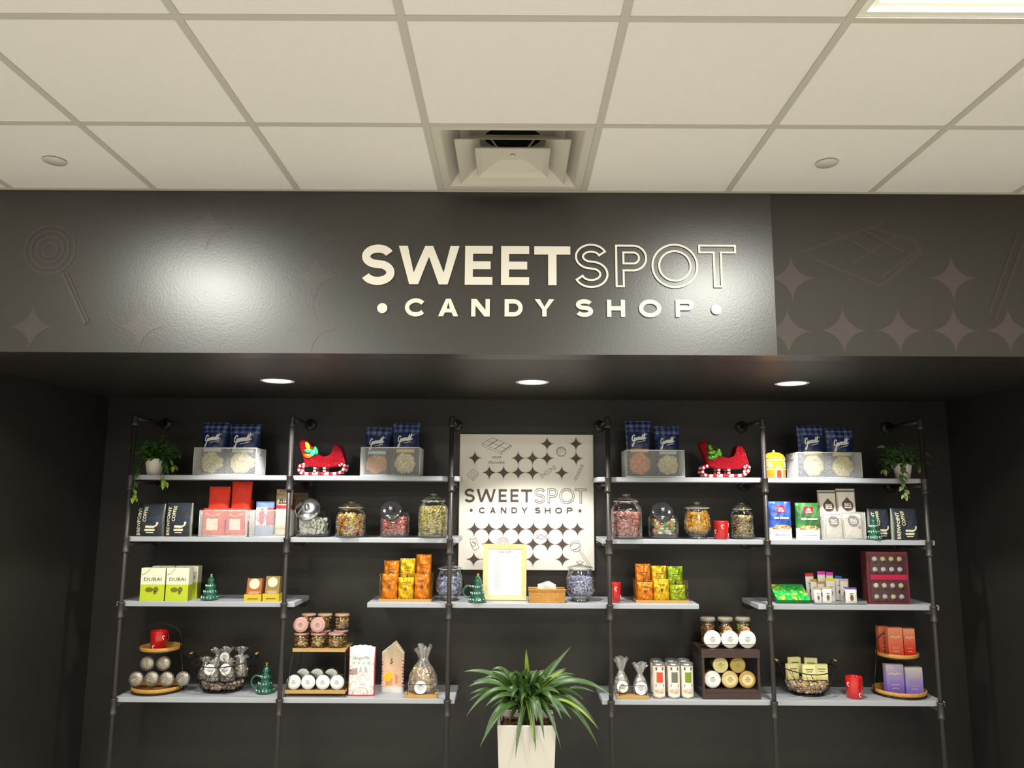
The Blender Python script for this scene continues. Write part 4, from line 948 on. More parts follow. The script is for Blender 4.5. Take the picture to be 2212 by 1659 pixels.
# white coffee-popcorn bags in the right basket
basket_px('white wire mesh basket of white bags on the second shelf, right end', 1780, 1868, 1107, Z2, 4.275, .15)
def big_bag(label, u0, u1, vt, zb, y, seed, dot=0):
    def paint(a, t, s):
        if t > .955: return (214, 208, 196)
        if .93 < t < .955: return (60, 46, 42)
        return (226, 220, 208) if abs(a) < .9 else (204, 190, 164)
    t, fn, W_, H = generic_bag('white_coffee_bag', label, 'coffee bag', u0, u1, vt, zb, y, .055, paint, seed, group='white coffee bags', nx=24, nz=40, crumple=.0018, square=.3)
    BR = M('brown_print', (92, 64, 52), .6); zc = H * .66; R_ = W_ * .29; mb = MB(); disc(mb, 0, zc, R_, fn, 24); f1 = lambda x, z, l: fn(x, z, .0)
    mb.add([fn(-R_ * .75, zc + R_ * .62, 0), fn(R_ * .75, zc + R_ * .62, 0), fn(0, zc + R_ * 1.5, 0)], [(0, 1, 2)]); mb.build('brown_bean_emblem', BR, t)
    f2 = lambda x, z, l: fn(x, z, .0014)
    text(t, 'lettering', PAPER, 'BIG', 0, zc + R_ * .15, R_ * 1.15, f2, bold=.03)
    mb = MB(); ribbon(mb, [(-R_ * .6, zc - R_ * .35), (R_ * .6, zc - R_ * .35)], R_ * .16, f2); mb.build('printed_line', PAPER, t)
    if dot: mb = MB(); disc(mb, W_ * .30, H * .42, W_ * .09, fn, 12); mb.build('red_seal', M('logo_red', (214, 24, 34), .5), t)
big_bag('white bag with a brown round emblem, back row of the right basket, left one', 1765, 1807, 1059, Z2 + .008, yb + .062, 31)
big_bag('white bag with a brown round emblem and red seal, back row of the right basket', 1808, 1850, 1056, Z2 + .008, yb + .062, 32, 1)
big_bag('white bag with a brown round emblem, front row of the right basket, left one', 1774, 1817, 1108, Z2 + .008, yb, 33)
big_bag('white bag with a brown round emblem and red seal, front row of the right basket', 1818, 1861, 1106, Z2 + .008, yb, 34, 1)
ceramic_tree('glossy green ceramic tree on the second shelf in front of a coffee bag', ax(1888, 4.285, 1150), 4.285, Z2, .040, az(1888, 1118, 4.285) - Z2, star=0)

# ================================================================ third tier
Y3 = 4.32
def XW(u0, u1, y, v=1270): return ax((u0 + u1) / 2, y, v), ax(u1, y, v) - ax(u0, y, v)
def dubai(label, u0, u1, vt, y, seed):
    x, W_ = XW(u0, u1, y); H = az((u0 + u1) / 2, vt, y) - Z3
    t = root('chocolate_gift_carton', label, 'chocolate box', x, y, Z3, 0, 'lime and cream chocolate cartons')
    def paint(a, tt, s): return (190, 206, 40) if tt < .50 + .012 * math.sin(a * 23 + seed) else (236, 234, 206)
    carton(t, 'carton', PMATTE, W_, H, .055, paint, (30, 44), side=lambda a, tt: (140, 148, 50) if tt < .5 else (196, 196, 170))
    fn = flat(-.0275 - .001)
    text(t, 'lettering', INK, 'DUBAI', 0, H * .66, W_ * .72, fn, hgt=H * .10)
    mb = MB(); disc(mb, -W_ * .12, H * .34, W_ * .17, fn, 14, rz=H * .075); disc(mb, W_ * .15, H * .35, W_ * .11, fn, 12, rz=H * .08); disc(mb, W_ * .12, H * .25, W_ * .07, fn, 10); mb.build('printed_chocolates', M('olive_brown_print', (112, 112, 30), .6), t)
    mb = MB(); ribbon(mb, smooth([(-W_ * .46, H * .80), (-W_ * .3, H * .84), (-W_ * .2, H * .92), (-W_ * .12, H * .985)], 4), .003, fn); mb.build('printed_leaf', M('lime_print', (150, 170, 40), .6), t)
dubai('lime and cream chocolate carton in the front row, left one', 308, 360, 1226, 4.30, 1)
dubai('lime and cream chocolate carton in the front row, right one', 363, 411, 1226, 4.30, 2)
dubai('lime and cream chocolate carton in the row behind, left one', 331, 379, 1222, 4.40, 3)
dubai('lime and cream chocolate carton in the row behind, showing at the right', 382, 430, 1222, 4.40, 4)
ceramic_tree('green ceramic tree standing right of the lime cartons', ax(454, 4.33, 1290), 4.33, Z3, .046, az(454, 1239, 4.33) - Z3, star=1)
def choc_display(label, u0, u1, vt, col, seed):
    y = 4.30; x, W_ = XW(u0, u1, y); H = az((u0 + u1) / 2, vt, y) - Z3
    t = root('chocolate_bar_display', label, 'chocolate box', x, y, Z3, 0, 'small yellow display boxes')
    tray(t, 'yellow_tray', M('yellow_card', (206, 182, 44), .5), W_, .06, H * .30, .002)
    M4 = Matrix.Rotation(-.16, 4, 'X')
    for k in range(3):
        o, fn = carton(t, 'chocolate_bar', PGLOSS, W_ * .86, H * .93, .009, lambda a, tt, s: mixc(col, (240, 210, 180), .45 if .25 < tt < .42 and abs(a) < .7 else 0), (10, 14), 0, -.016 + k * .014, .004, M4)
    f = lambda x_, z_, l: M4 @ Vector((x_, -.016 - .0060, z_)); mb = MB(); disc(mb, 0, H * .72, W_ * .30, f, 20); mb.build('round_label', M('cream_label', (226, 212, 180), .5), t)
    mb = MB(); ribbon(mb, [(-W_ * .3, H * .12), (W_ * .3, H * .12)], .004, flat(-.0312)); mb.build('printed_word', M('brown_gold_print', (120, 100, 20), .6), t)
choc_display('small yellow display box of orange chocolate bars, left of its twin', 532, 569, 1248, (170, 96, 50), 1)
choc_display('small yellow display box of dark chocolate bars beside the second upright', 572, 607, 1243, (150, 120, 60), 2)
# pouches in wire and wood trays
def pouch_tray(label, u0, u1, vt, seed):
    y = 4.30 + .055; x, W_ = XW(u0, u1, 4.30, 1290); H = az((u0 + u1) / 2, vt, 4.30) - Z3
    t = root('wire_and_wood_tray', label, 'tray', x, y, Z3, 0, 'wood-based wire trays of pouches'); D = .12
    tray(t, 'wood_base', WOOD, W_, D, .014, .006)
    mb = MB(); a, b = W_ / 2 - .002, D / 2 - .002; GW = M('gold_brown_wire', (150, 108, 50), .4, metal=.4)
    for z in (H, ): mb.tube([(-a, -b, z), (a, -b, z), (a, b, z), (-a, b, z)], .0016, 6, True)
    mb.build('rim_wire', GW, t)
    mb = MB(); n = 14
    for s in (-b, b):
        for i in range(n):
            for sg in (1, -1):
                u = -a + 2 * a * i / n; v = u + sg * 2 * a / n
                if -a <= v <= a + 1e-6: mb.tube([(u, s, .014), (v, s, H * .5)], .0008, 4); mb.tube([(v, s, H * .5), (u, s, H)], .0008, 4)
    for s in (-a, a):
        for i in range(4):
            u = -b + 2 * b * i / 4; mb.tube([(s, u, .014), (s, u + b / 2, H)], .0008, 4)
    mb.build('wire_lattice', GW, t); return x, W_, y
def snack(label, x, y, zb, W_, H, col, seed, tilt=0):
    t = root('chocolate_pouch', label, 'snack pouch', x, y, zb, 0, 'orange, yellow and green pouches'); t.rotation_euler = (0, tilt, 0)
    o, fn = pouch(t, 'film_pouch', PFOIL, W_, H, .036, lambda a, tt, s: tuple(min(255, c * (1 + .10 * math.sin(tt * 13 + a * 4 + seed))) for c in col), seed, nx=18, nz=24, crumple=.0028)
    mb = MB(); mb.add([fn(-W_ * .09, H * .5, 0), fn(0, H * .40, 0), fn(W_ * .09, H * .5, 0), fn(0, H * .62, 0)], [(0, 1, 2, 3)]); mb.build('printed_emblem', M('brown_emblem', (104, 64, 50), .5), t)
    mb = MB(); ribbon(mb, [(-W_ * .25, H * .76), (W_ * .25, H * .765)], .003, fn); ribbon(mb, [(-W_ * .15, H * .70), (W_ * .15, H * .70)], .002, fn); mb.build('printed_words', M('brown_emblem', (104, 64, 50), .5), t)
OR_, YE_, GR_ = (232, 130, 16), (238, 190, 20), (150, 180, 26)
x, W_, y = pouch_tray('wood-based wire tray of orange and yellow pouches, left of the wall sign', 818, 932, 1240, 1)
cw = (W_ - .02) / 3
for k, (c, vt, wd) in enumerate([(OR_, 1212, 'left'), (YE_, 1207, 'middle'), (OR_, 1198, 'right')]):
    snack('%s pouch in the back row of the left tray, %s' % ('orange' if c == OR_ else 'yellow', wd), x + (k - 1) * cw, y + .030, Z3 + .008, cw * .96, az(875, vt, y) - Z3 - .008, c, k + 1)
for k, (c, vt, wd) in enumerate([(OR_, 1238, 'left'), (YE_, 1246, 'middle'), (OR_, 1238, 'right')]):
    snack('%s pouch in the front row of the left tray, %s' % ('orange' if c == OR_ else 'yellow', wd), x + (k - 1) * cw, y - .028, Z3 + .008, cw * .96, az(875, vt, y) - Z3 - .008, c, k + 11)
x, W_, y = pouch_tray('wood-based wire tray of orange, yellow and green pouches, right of the wall sign', 1374, 1488, 1254, 2)
cw = (W_ - .02) / 3
for k, (c, vt, nm) in enumerate([(OR_, 1219, 'orange'), (YE_, 1223, 'yellow'), (GR_, 1224, 'green')]):
    snack('%s pouch standing in the back row of the right tray' % nm, x + (k - 1) * cw, y + .030, Z3 + .008, cw * .96, az(1430, vt, y) - Z3 - .008, c, k + 21)
for k, (c, vt, nm) in enumerate([(OR_, 1256, 'orange'), (YE_, 1250, 'yellow'), (GR_, 1262, 'green')]):
    snack('%s pouch in the front row of the right tray' % nm, x + (k - 1) * cw, y - .028, Z3 + .008, cw * .96, az(1430, vt, y) - Z3 - .008, c, k + 31)
# bowl jars
bw = [(140, 150, 206), (214, 216, 234), (176, 182, 222), (234, 234, 244), (112, 122, 190)]
jpx('bowl', 'round glass jar of blue and white candy behind the third upright', 'blue and white wrapped candy in the round jar left of the gold frame', 943, 1005, 1213, bw, 41, y=4.36, z=Z3, size=.0125, lvl=.72, n=230)
jpx('bowl', 'round glass jar of blue and white candy right of the rattan basket', 'blue and white wrapped candy in the round jar right of the rattan basket', 1219, 1285, 1211, bw, 42, y=4.36, z=Z3, size=.0125, lvl=.72, n=230)
ceramic_tree('green ceramic tree mug with a gold tip in front of the gold frame', ax(1032, 4.29, 1290), 4.29, Z3, .050, az(1034, 1238, 4.29) - Z3, handle=-1)
def gold_frame():
    y = 4.37; x, W_ = XW(1043, 1137, y, 1250); H = az(1092, 1176, y) - Z3
    t = root('gold_picture_frame', 'gold frame holding a printed menu sheet, leaning on the middle shelf', 'picture frame', x, y, Z3 + .002, math.radians(-3))
    M4 = Matrix.Rotation(math.radians(-3.5), 4, 'X'); b = .028; mb = MB(); a = W_ / 2
    for pts in ([(-a, 0), (a, 0), (a - b, b), (-a + b, b)], [(a, 0), (a, H), (a - b, H - b), (a - b, b)], [(a, H), (-a, H), (-a + b, H - b), (a - b, H - b)], [(-a, H), (-a, 0), (-a + b, b), (-a + b, H - b)]):
        o_ = [M4 @ Vector((p[0], -.009 if k < 2 else -.004, p[1])) for k, p in enumerate(pts)]; i_ = [M4 @ Vector((p[0], .012, p[1])) for p in pts]
        mb.add(o_ + i_, [(0, 1, 2, 3), (7, 6, 5, 4), (0, 4, 5, 1), (1, 5, 6, 2), (2, 6, 7, 3), (3, 7, 4, 0)])
    mb.build('frame', GOLD, t)
    MB().box(-a + b - .002, a - b + .002, .000, .004, b - .002, H - b + .002, M4=M4).build('menu_sheet', PAPER, t)
    fn = lambda x_, z_, l: M4 @ Vector((x_, -.0008, z_)); mb = MB(); r = random.Random(4)
    for k in range(28):
        z_ = H - b - .045 - k * .0063
        if z_ < b + .012: break
        ribbon(mb, [(-a + b + .034, z_), (-a + b + .034 + r.uniform(.018, .042), z_)], .0012, fn); ribbon(mb, [(a - b - .022, z_), (a - b - .016, z_)], .0012, fn)
    mb.build('menu_lines', M('light_grey_ink', (140, 136, 134), .6), t)
    text(t, 'lettering', INKG, 'SHOP', 0, H - b - .016, W_ * .30, fn, hgt=.014)
    mb = MB(); mb.box(-.02, .02, .014, .017, .0, H * .6, M4=Matrix.Translation((0, .03, 0)) @ Matrix.Rotation(math.radians(1), 4, 'X')); mb.build('back_stand', M('black_card', (34, 32, 30), .7), t)
gold_frame()
def rattan_basket():
    y = 4.31; x, W_ = XW(1141, 1221, y, 1290); H = az(1181, 1272, y) - Z3; D = .09
    t = root('rattan_basket', 'small rectangular rattan basket on the middle shelf beside the gold frame', 'basket', x, y, Z3)
    mb = MB(); n = 12
    for k in range(n):
        z = .004 + (H - .006) * k / (n - 1); a, b = W_ / 2 - .006 + .004 * k / n, D / 2 - .004; mb.tube([(-a, -b, z), (a, -b, z), (a, b, z), (-a, b, z)], .0036, 6, True)
    mb.box(-W_ / 2 + .008, W_ / 2 - .008, -D / 2 + .006, D / 2 - .006, .001, .005); mb.build('woven_side', RATTAN, t)
    a, b = W_ / 2 - .001, D / 2; MB().tube([(-a, -b, H), (a, -b, H), (a, b, H), (-a, b, H)], .005, 8, True).build('woven_rim', RATTAN, t)
    t2 = root('plastic_bag_stack', 'clear stack of folded plastic bags sitting in the rattan basket', 'plastic bags', x + .0, y, Z3 + .006)
    r = random.Random(2)
    for k in range(4):
        mb = MB(); n = 10; vs = []; wd = .052 - .002 * k; hh = .104 - .006 * abs(k - 1)
        for j in range(n + 1):
            for i in range(n + 1):
                a_ = -1 + 2 * i / n; tt = j / n; vs.append((wd * a_ * (1 + .05 * math.sin(tt * 5 + k)), -.026 + k * .015 + .002 * math.sin(a_ * 5 + tt * 4 + k), hh * tt * (1 - .12 * a_ * a_ * (1 if k % 2 else .6)) + .004 * tt * math.sin(a_ * 4 + k)))
        mb.add(vs, [(j * (n + 1) + i, j * (n + 1) + i + 1, (j + 1) * (n + 1) + i + 1, (j + 1) * (n + 1) + i) for j in range(n) for i in range(n)], None, 0, True)
        mb.build('clear_bag', clear('folded_clear_plastic', refl=.10, rough=.15, haze=.38, noisy=60), t2)
rattan_basket()
ym = 4.33; mug('small red mug just right of the fourth upright on the middle shelf', ax(1327, ym, 1290), ym, Z3, .0375, az(1327, 1258, ym) - Z3, canes=((.05, .68), (.62, .25)))
# right end of the third tier
def green_box():
    y = 4.36; x, W_ = XW(1670, 1741, y, 1290); h = .135
    t = root('green_candy_box', 'flat bright green candy box lying tilted on a ledge beside the fifth upright', 'candy box', x, y - .055, Z3)
    M4 = Matrix.Rotation(math.radians(-58), 4, 'X'); r = random.Random(3)
    def paint(a, tt, s):
        r_ = random.Random(int((a + 2) * 9) * 31 + int(tt * 9))
        if tt > .86: return (236, 200, 30) if a < -.7 else (60, 170, 70)
        return (200, 210, 70) if r_.random() < .16 else ((70, 196, 100) if r_.random() < .5 else (24, 172, 70))
    carton(t, 'box', PGLOSS, W_, h, .022, paint, (30, 24), 0, -.011, .001, M4, side=lambda a, tt: (30, 120, 60))
green_box()
def sachets():
    xl, Wt = XW(1753, 1862, 4.32, 1290)
    t = root('acrylic_display_tray', 'clear acrylic stepped tray holding candy sachets', 'display tray', xl, 4.355, Z3)
    tray(t, 'tray_shell', ACRYL, Wt * 1.03, .17, .02, .003)
    tops = [('red', (200, 40, 40), 1742, 1760, 1238, 4.415, -.03), ('magenta', (206, 60, 170), 1767, 1784, 1234, 4.42, 0), ('magenta', (206, 60, 170), 1786, 1801, 1236, 4.42, 0), ('blue', (40, 100, 180), 1804, 1818, 1244, 4.42, .03), ('pale pink', (200, 180, 180), 1814, 1832, 1250, 4.395, .03),
            ('mustard', (190, 150, 30), 1752, 1766, 1251, 4.375, -.02), ('mustard', (190, 150, 30), 1766, 1781, 1256, 4.375, 0), ('bright yellow', (232, 214, 30), 1783, 1804, 1249, 4.385, .03),
            ('gold', (170, 150, 110), 1758, 1774, 1270, 4.31, -.03), ('gold', (170, 150, 110), 1776, 1797, 1268, 4.31, 0), ('purple', (90, 60, 140), 1825, 1850, 1269, 4.31, 0)]
    place = ['rear left of the tray', 'rear middle, left one', 'rear middle, right one', 'rear right', 'rear far right', 'middle row, left one', 'middle row, second', 'middle row, right one', 'front row, left one', 'front row, middle one', 'front row at the right']
    for k, (nm, c, u0, u1, vt, y, ti) in enumerate(tops):
        x, W_ = XW(u0, u1, y); zb = Z3 + .0045; H = az((u0 + u1) / 2, vt, y) - zb; H2 = min(H, .115); zb = zb + (H - H2) * 0
        s_ = root('candy_sachet', 'white candy sachet with a %s top, %s' % (nm, place[k]), 'candy packet', x, y, zb, 0, 'white sachets in the acrylic tray'); s_.rotation_euler = (0, ti, 0)
        o, fn = pouch(s_, 'sachet_film', PPOP, W_, H, .014, lambda a, tt, s, c=c: c if tt > .86 else (236, 230, 226), k, nx=10, nz=20, crumple=.001)
        mb = MB(); disc(mb, 0, H * .35, W_ * .16, fn, 8, rz=W_ * .28); ribbon(mb, [(-W_ * .2, H * .62), (W_ * .2, H * .62)], .003, fn); mb.build('printed_figure', M('olive_ink', (110, 96, 60), .6), s_)
sachets()
def maroon_box():
    y = 4.33; x, W_ = XW(1868, 1957, y, 1260); H = az(1912, 1191, y) - Z3
    t = root('maroon_chocolate_assortment', 'tall maroon box with windows showing rows of small chocolates', 'chocolate box', x, y, Z3)
    def paint(a, tt, s): return (112, 44, 50) if abs(a) > .86 or tt > .94 or tt < .05 else (84, 34, 44)
    carton(t, 'box', PGLOSS, W_, H, .07, paint, (14, 20), side=lambda a, tt: (74, 30, 36)); fn = flat(-.036)
    mb = MB(); ribbon(mb, [(-W_ * .42, H * .515), (W_ * .46, H * .515)], H * .10, fn); mb.build('crimson_band', M('crimson_band', (176, 24, 66), .4), t)
    r = random.Random(1)
    for zi, zz in enumerate((.86, .66, .35, .14)):
        for k in range(4):
            cx = (-.30 + .2 * k) * W_; mb = MB(); c = L3(r.choice([(222, 206, 150), (232, 222, 200), (226, 214, 120), (216, 196, 200)]))
            mb.ball((cx, -.0355, zz * H), W_ * .068, c, 8, 6, 1, .35, .9); mb.ball((cx, -.0355, zz * H - H * .055), W_ * .07, L3((70, 34, 30)), 8, 6, 1, .35, .6); mb.build('chocolate', PCANDY, t)
    mb = MB()
    for z0_, z1_ in ((.60, .92), (.07, .42)): mb.box(-W_ * .42, W_ * .42, -.0405, -.040, z0_ * H, z1_ * H)
    mb.build('clear_window', clear('window_film', refl=.0, rough=.2), t)
maroon_box()

# ================================================================ wall sign
def wall_sign():
    y = W - .022; x0, z1 = at(993, 938, y); x1, z0 = at(1284, 1232, y)
    x0 = (x0 + at(990, 1232, y)[0]) / 2 + .001
    xc = (x0 + x1) / 2
    t = root('wall_sign', 'large white wall sign with dark wordmark and star pattern, hanging between the middle uprights', 'sign', xc, y, z0)
    a = (x1 - x0) / 2; H = z1 - z0
    MB().box(-a, a, 0, .018, 0, H).build('panel', M('sign_panel_white', (240, 234, 222), .55), t)
    mb = MB(); mb.box(-a - .001, -a + .003, -.001, .018, -.001, H + .001); mb.box(a - .003, a + .001, -.001, .018, -.001, H + .001); mb.box(-a, a, -.001, .018, -.001, .003); mb.build('panel_edge', M('sign_edge', (196, 186, 166), .5), t)
    DK = M('sign_dark_lettering', (78, 64, 58), .5); DK2 = M('sign_thin_print', (112, 100, 92), .5)
    g = lambda sc_, ox, oy: (lambda p: (ox + p[0] / sc_, oy + p[1] / sc_))
    c3 = g(6.144, 960, 900); S = []
    for ch, a0, a1, b0, b1, tt, kind in [('S', 266, 404, 958, 1136, .0128, 'fill'), ('W', 430, 682, 962, 1132, .0124, 'fill'), ('E', 722, 828, 964, 1132, .0124, 'fill'), ('E', 877, 985, 964, 1132, .0124, 'fill'), ('T', 1018, 1164, 966, 1134, .0128, 'fill'),
                                         ('S', 1192, 1340, 948, 1150, .0108, 'out'), ('P', 1368, 1504, 952, 1148, .0108, 'out'), ('O', 1524, 1726, 950, 1154, .0108, 'out'), ('T', 1730, 1888, 956, 1152, .0108, 'out'),
                                         ('', 338, 376, 1222, 1260, 0, 'dot'), ('C', 460, 545, 1204, 1280, .0064, 'fill'), ('A', 608, 678, 1204, 1280, .0064, 'fill'), ('N', 748, 822, 1204, 1280, .0064, 'fill'), ('D', 890, 966, 1204, 1280, .0064, 'fill'), ('Y', 1022, 1102, 1204, 1280, .0064, 'fill'),
                                         ('S', 1200, 1274, 1206, 1282, .0064, 'fill'), ('H', 1332, 1408, 1206, 1282, .0064, 'fill'), ('O', 1470, 1560, 1206, 1284, .0064, 'fill'), ('P', 1624, 1700, 1206, 1284, .0064, 'fill'), ('', 1778, 1816, 1230, 1268, 0, 'dot')]:
        p, q = c3((a0, b0)), c3((a1, b1)); S.append((ch, p[0], q[0], p[1], q[1], tt, kind))
    wordmark(t, y, DK, S, .0027, .0012, DK)
    loc = lambda u, v: (at(u, v, y)[0] - xc, at(u, v, y)[1] - z0)
    mb = MB(); f = lambda x, z, l: (x, -.0025 - l, z)
    stars = [c3(p) for p in [(1362, 362), (1745, 362), (405, 550), (980, 552), (1170, 552), (1362, 554), (1747, 556), (595, 743), (785, 744), (980, 745), (1170, 745), (1557, 747)] + [(x, 1490) for x in (398, 590, 785, 985, 1180, 1375, 1570, 1765)]]
    c7 = g(5.267, 920, 1130); stars += [c7(p) for p in [(715, 235), (1052, 236), (1218, 238), (1385, 238), (1553, 240), (545, 408), (715, 408), (885, 408), (1218, 410), (1553, 410)]]
    for half in (0, 1):
        mb = MB()
        for u, v in stars:
            if (v > 1090) == bool(half): x_, z_ = loc(u, v); fill_contours([star_contour(x_, z_, .0425)], mb, f, .0012)
        mb.build('star_pattern', DK, t)
    mb = MB(); k = [0]
    def ln(pts, sc3=c3, wd=.0020, closed=False, sm=0):
        q = [loc(*sc3(p)) for p in pts]; q = smooth(q, sm) if sm else q; k[0] += 1; ribbon(mb, q, wd, lambda x, z, l: (x, -.0006 - .00004 * k[0], z), closed)
    def ci(c, r, sc3=c3, sc=6.144, wd=.0018, ry=None):
        x_, z_ = loc(*sc3(c)); rr = r / sc / F * W; k[0] += 1; ribbon(mb, arc(x_, z_, rr, (ry or r) / sc / F * W, 0, 360, 24)[:-1], wd, lambda x, z, l: (x, -.0006 - .00004 * k[0], z), True)
    # chocolate bar
    ln([(500, 355), (640, 280), (890, 385), (755, 470)], closed=True); ln([(500, 355), (500, 385), (750, 500), (755, 470)]); ln([(750, 500), (888, 410), (890, 385)])
    for p, q in (((585, 385), (705, 310)), ((670, 428), (790, 350)), ((755, 468), (880, 385))): ln([p, q], wd=.0042)
    ln([(570, 318), (820, 425)])
    ci((1550, 465), 66); ln([(1500, 480), (1520, 430), (1555, 410)], sm=4); ln([(1530, 490), (1545, 430), (1590, 420)], sm=4); ln([(1560, 480), (1575, 440), (1605, 440)], sm=4); ci((1550, 465), 56, wd=.0024)
    ln([(305, 770), (375, 700), (448, 745), (380, 815)], closed=True); ln([(305, 770), (310, 800), (385, 850), (380, 815)]); ln([(385, 850), (448, 775), (448, 745)]); ci((375, 760), 22)
    # wrapped candy, stick
    ln([(1318, 770), (1335, 725), (1390, 690), (1425, 690), (1415, 730), (1365, 770)], closed=True); ln([(1318, 770), (1270, 770), (1300, 812), (1330, 775)]); ln([(1425, 690), (1450, 650), (1478, 690), (1430, 705)]); ln([(1345, 750), (1400, 705)])
    ln([(1722, 835), (1820, 640), (1845, 650), (1748, 843)], closed=True); [ln([(1735 + i * 19, 810 - i * 38), (1760 + i * 19, 815 - i * 38)]) for i in range(5)]
    # lower drawings
    ln([(1215, 1560), (1240, 1610), (1212, 1610)]); ln([(1240, 1590), (1275, 1560), (1325, 1590), (1300, 1625), (1255, 1620)], closed=True); ln([(1330, 1590), (1360, 1575), (1355, 1620), (1325, 1605)])
    ln([(500, 175), (540, 185), (570, 165), (580, 220), (605, 285), (550, 310), (515, 250)], c7, .0018, True); ln([(525, 200), (545, 215), (570, 250)], c7); ci((545, 240), 22, c7, 5.267)
    ci((877, 225), 62, c7, 5.267); ci((877, 225), 44, c7, 5.267); ci((877, 225), 24, c7, 5.267)
    ci((1703, 262), 60, c7, 5.267, .002); ln([(1645, 260), (1690, 225), (1750, 240)], c7, .0028, sm=4); ln([(1670, 305), (1720, 290), (1755, 255)], c7, .0036, sm=4)
    ln([(1738, 315), (1860, 500), (1880, 488), (1755, 305)], c7, .0018, True)
    mb.build('candy_drawing', DK2, t)
    for s, c, wd in (('carpe', (692, 545), 125), ('chocolate', (690, 604), 215)):
        x_, z_ = loc(*c3(c)); text(t, 'small_lettering', DK2, s, x_, z_, wd / 6.144 / F * W, f, shear=.25)
wall_sign()

# ================================================================ lowest tier
def clear_jar(label, x, y, z, R_, L, lidc, cont, seed, lying=True, labc=None, group='clear plastic jars of treats', rx=0):
    """round clear jar; lying jars show the lid to the front"""
    t = root('clear_treat_jar', label, 'treat jar', x, y, z, 0, group); r = random.Random(seed)
    M4 = (Matrix.Translation((0, L / 2, R_ + .001)) @ Matrix.Rotation(PI / 2, 4, 'X')) if lying else Matrix.Identity(4)
    MB().lathe([(0, .001), (R_ * .88, .001), (R_ * .94, .005), (R_ * .94, L * .80), (R_ * .84, L * .84)], 24, M4=M4).build('jar_body', GLASS, t)
    MB().lathe([(R_ * .93, L * .83), (R_, L * .84), (R_, L * .93), (R_ * .95, L * .955), (R_ * .92, L * .955), (R_ * .90, L * .975), (R_ * .80, L * .975), (0, L * .975)], 26, M4=M4).build('jar_lid', M('jar_lid_%d_%d_%d' % lidc, lidc, .35), t)
    mb = MB()
    for k in range(60):
        a = r.uniform(0, 6.28); zz = r.uniform(.10, .74) * L; rr = R_ * .74
        mb.ball(M4 @ Vector((rr * math.cos(a), rr * math.sin(a), zz)), R_ * .18, L3(tuple(min(255, q * 1.18) for q in r.choice(cont))), 6, 4, 1.2, 1, .8)
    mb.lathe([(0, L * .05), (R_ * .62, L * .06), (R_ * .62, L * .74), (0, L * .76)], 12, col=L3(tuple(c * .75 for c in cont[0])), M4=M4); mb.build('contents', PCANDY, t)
    if labc:
        m = M('label_%d_%d_%d' % labc, labc, .5)
        if lying: label_disc(t, 'round_label', m, M4 @ Vector((0, 0, L * .975 + .0006)), R_ * .66, (0, -1, 0))
        else: label_disc(t, 'round_label', m, (R_ * .1, -R_ * .98, L * .52), R_ * .55, (0, -1, .05))
    return t
def px4(u, v, y): return at(u, v, y)
def tier_stand(label, ul, rl, uu, ru, vup, vtop, yc=4.40):
    x = ax(ul, yc, 1490); t = root('two_tier_stand', label, 'tiered stand', x, yc, Z4, 0, 'two-tier rattan stands')
    xu = 0; zu = az(uu, vup, yc) - Z4; zt = az(uu, vtop, yc) - Z4
    def rtray(z, R_):
        mb = MB(); mb.lathe([(0, 0), (R_ * .97, 0), (R_, .004), (R_ * 1.01, .020), (R_ * .96, .021), (R_ * .95, .006), (0, .006)], 40, cx=0, cz=z)
        return mb.build('rattan_tray', RATTAN, t)
    rtray(.012, rl); rtray(zu, ru)
    mb = MB()
    for s in (-1, 1): mb.tube([(s * (rl + .004), 0, .002), (s * (rl + .002), 0, .05), (s * (ru + .004), 0, zu + .01)], .0030, 8)
    pts = [(ru + .004, 0, zu + .01)] + [((ru + .004) * math.cos(a * PI / 16), 0, zu + .06 + (zt - zu - .06) * math.sin(a * PI / 16)) for a in range(17)] + [(-ru - .004, 0, zu + .01)]
    mb.tube(pts, .0030, 8); mb.build('wire_arch', BWIRE, t)
    for z, R_ in ((.008, rl * .98), (zu - .003, ru * .98)): mb = MB(); mb.tube([(R_ * math.cos(k * PI / 16), R_ * math.sin(k * PI / 16), z) for k in range(32)], .0026, 6, True); mb.build('wire_ring', BWIRE, t)
    mb = MB()
    for a in (.8, 2.3, 3.9, 5.5): mb.ball((rl * .8 * math.cos(a), rl * .8 * math.sin(a), .005), .004)
    mb.build('ball_foot', BWIRE, t); return x, yc, Z4 + .0185, Z4 + zu + .0065
x, y, zl, zu = tier_stand('two-tier rattan stand with a black wire arch, left end of the lowest shelf', 341, .135, 343, .106, 1402, 1348)
mug('red mug on the upper tray of the left two-tier stand', ax(344, y, 1390), y - .01, zu, .044, az(344, 1361, y) - zu, canes=((-.85, .6), (.62, .62), (-.12, .12)))
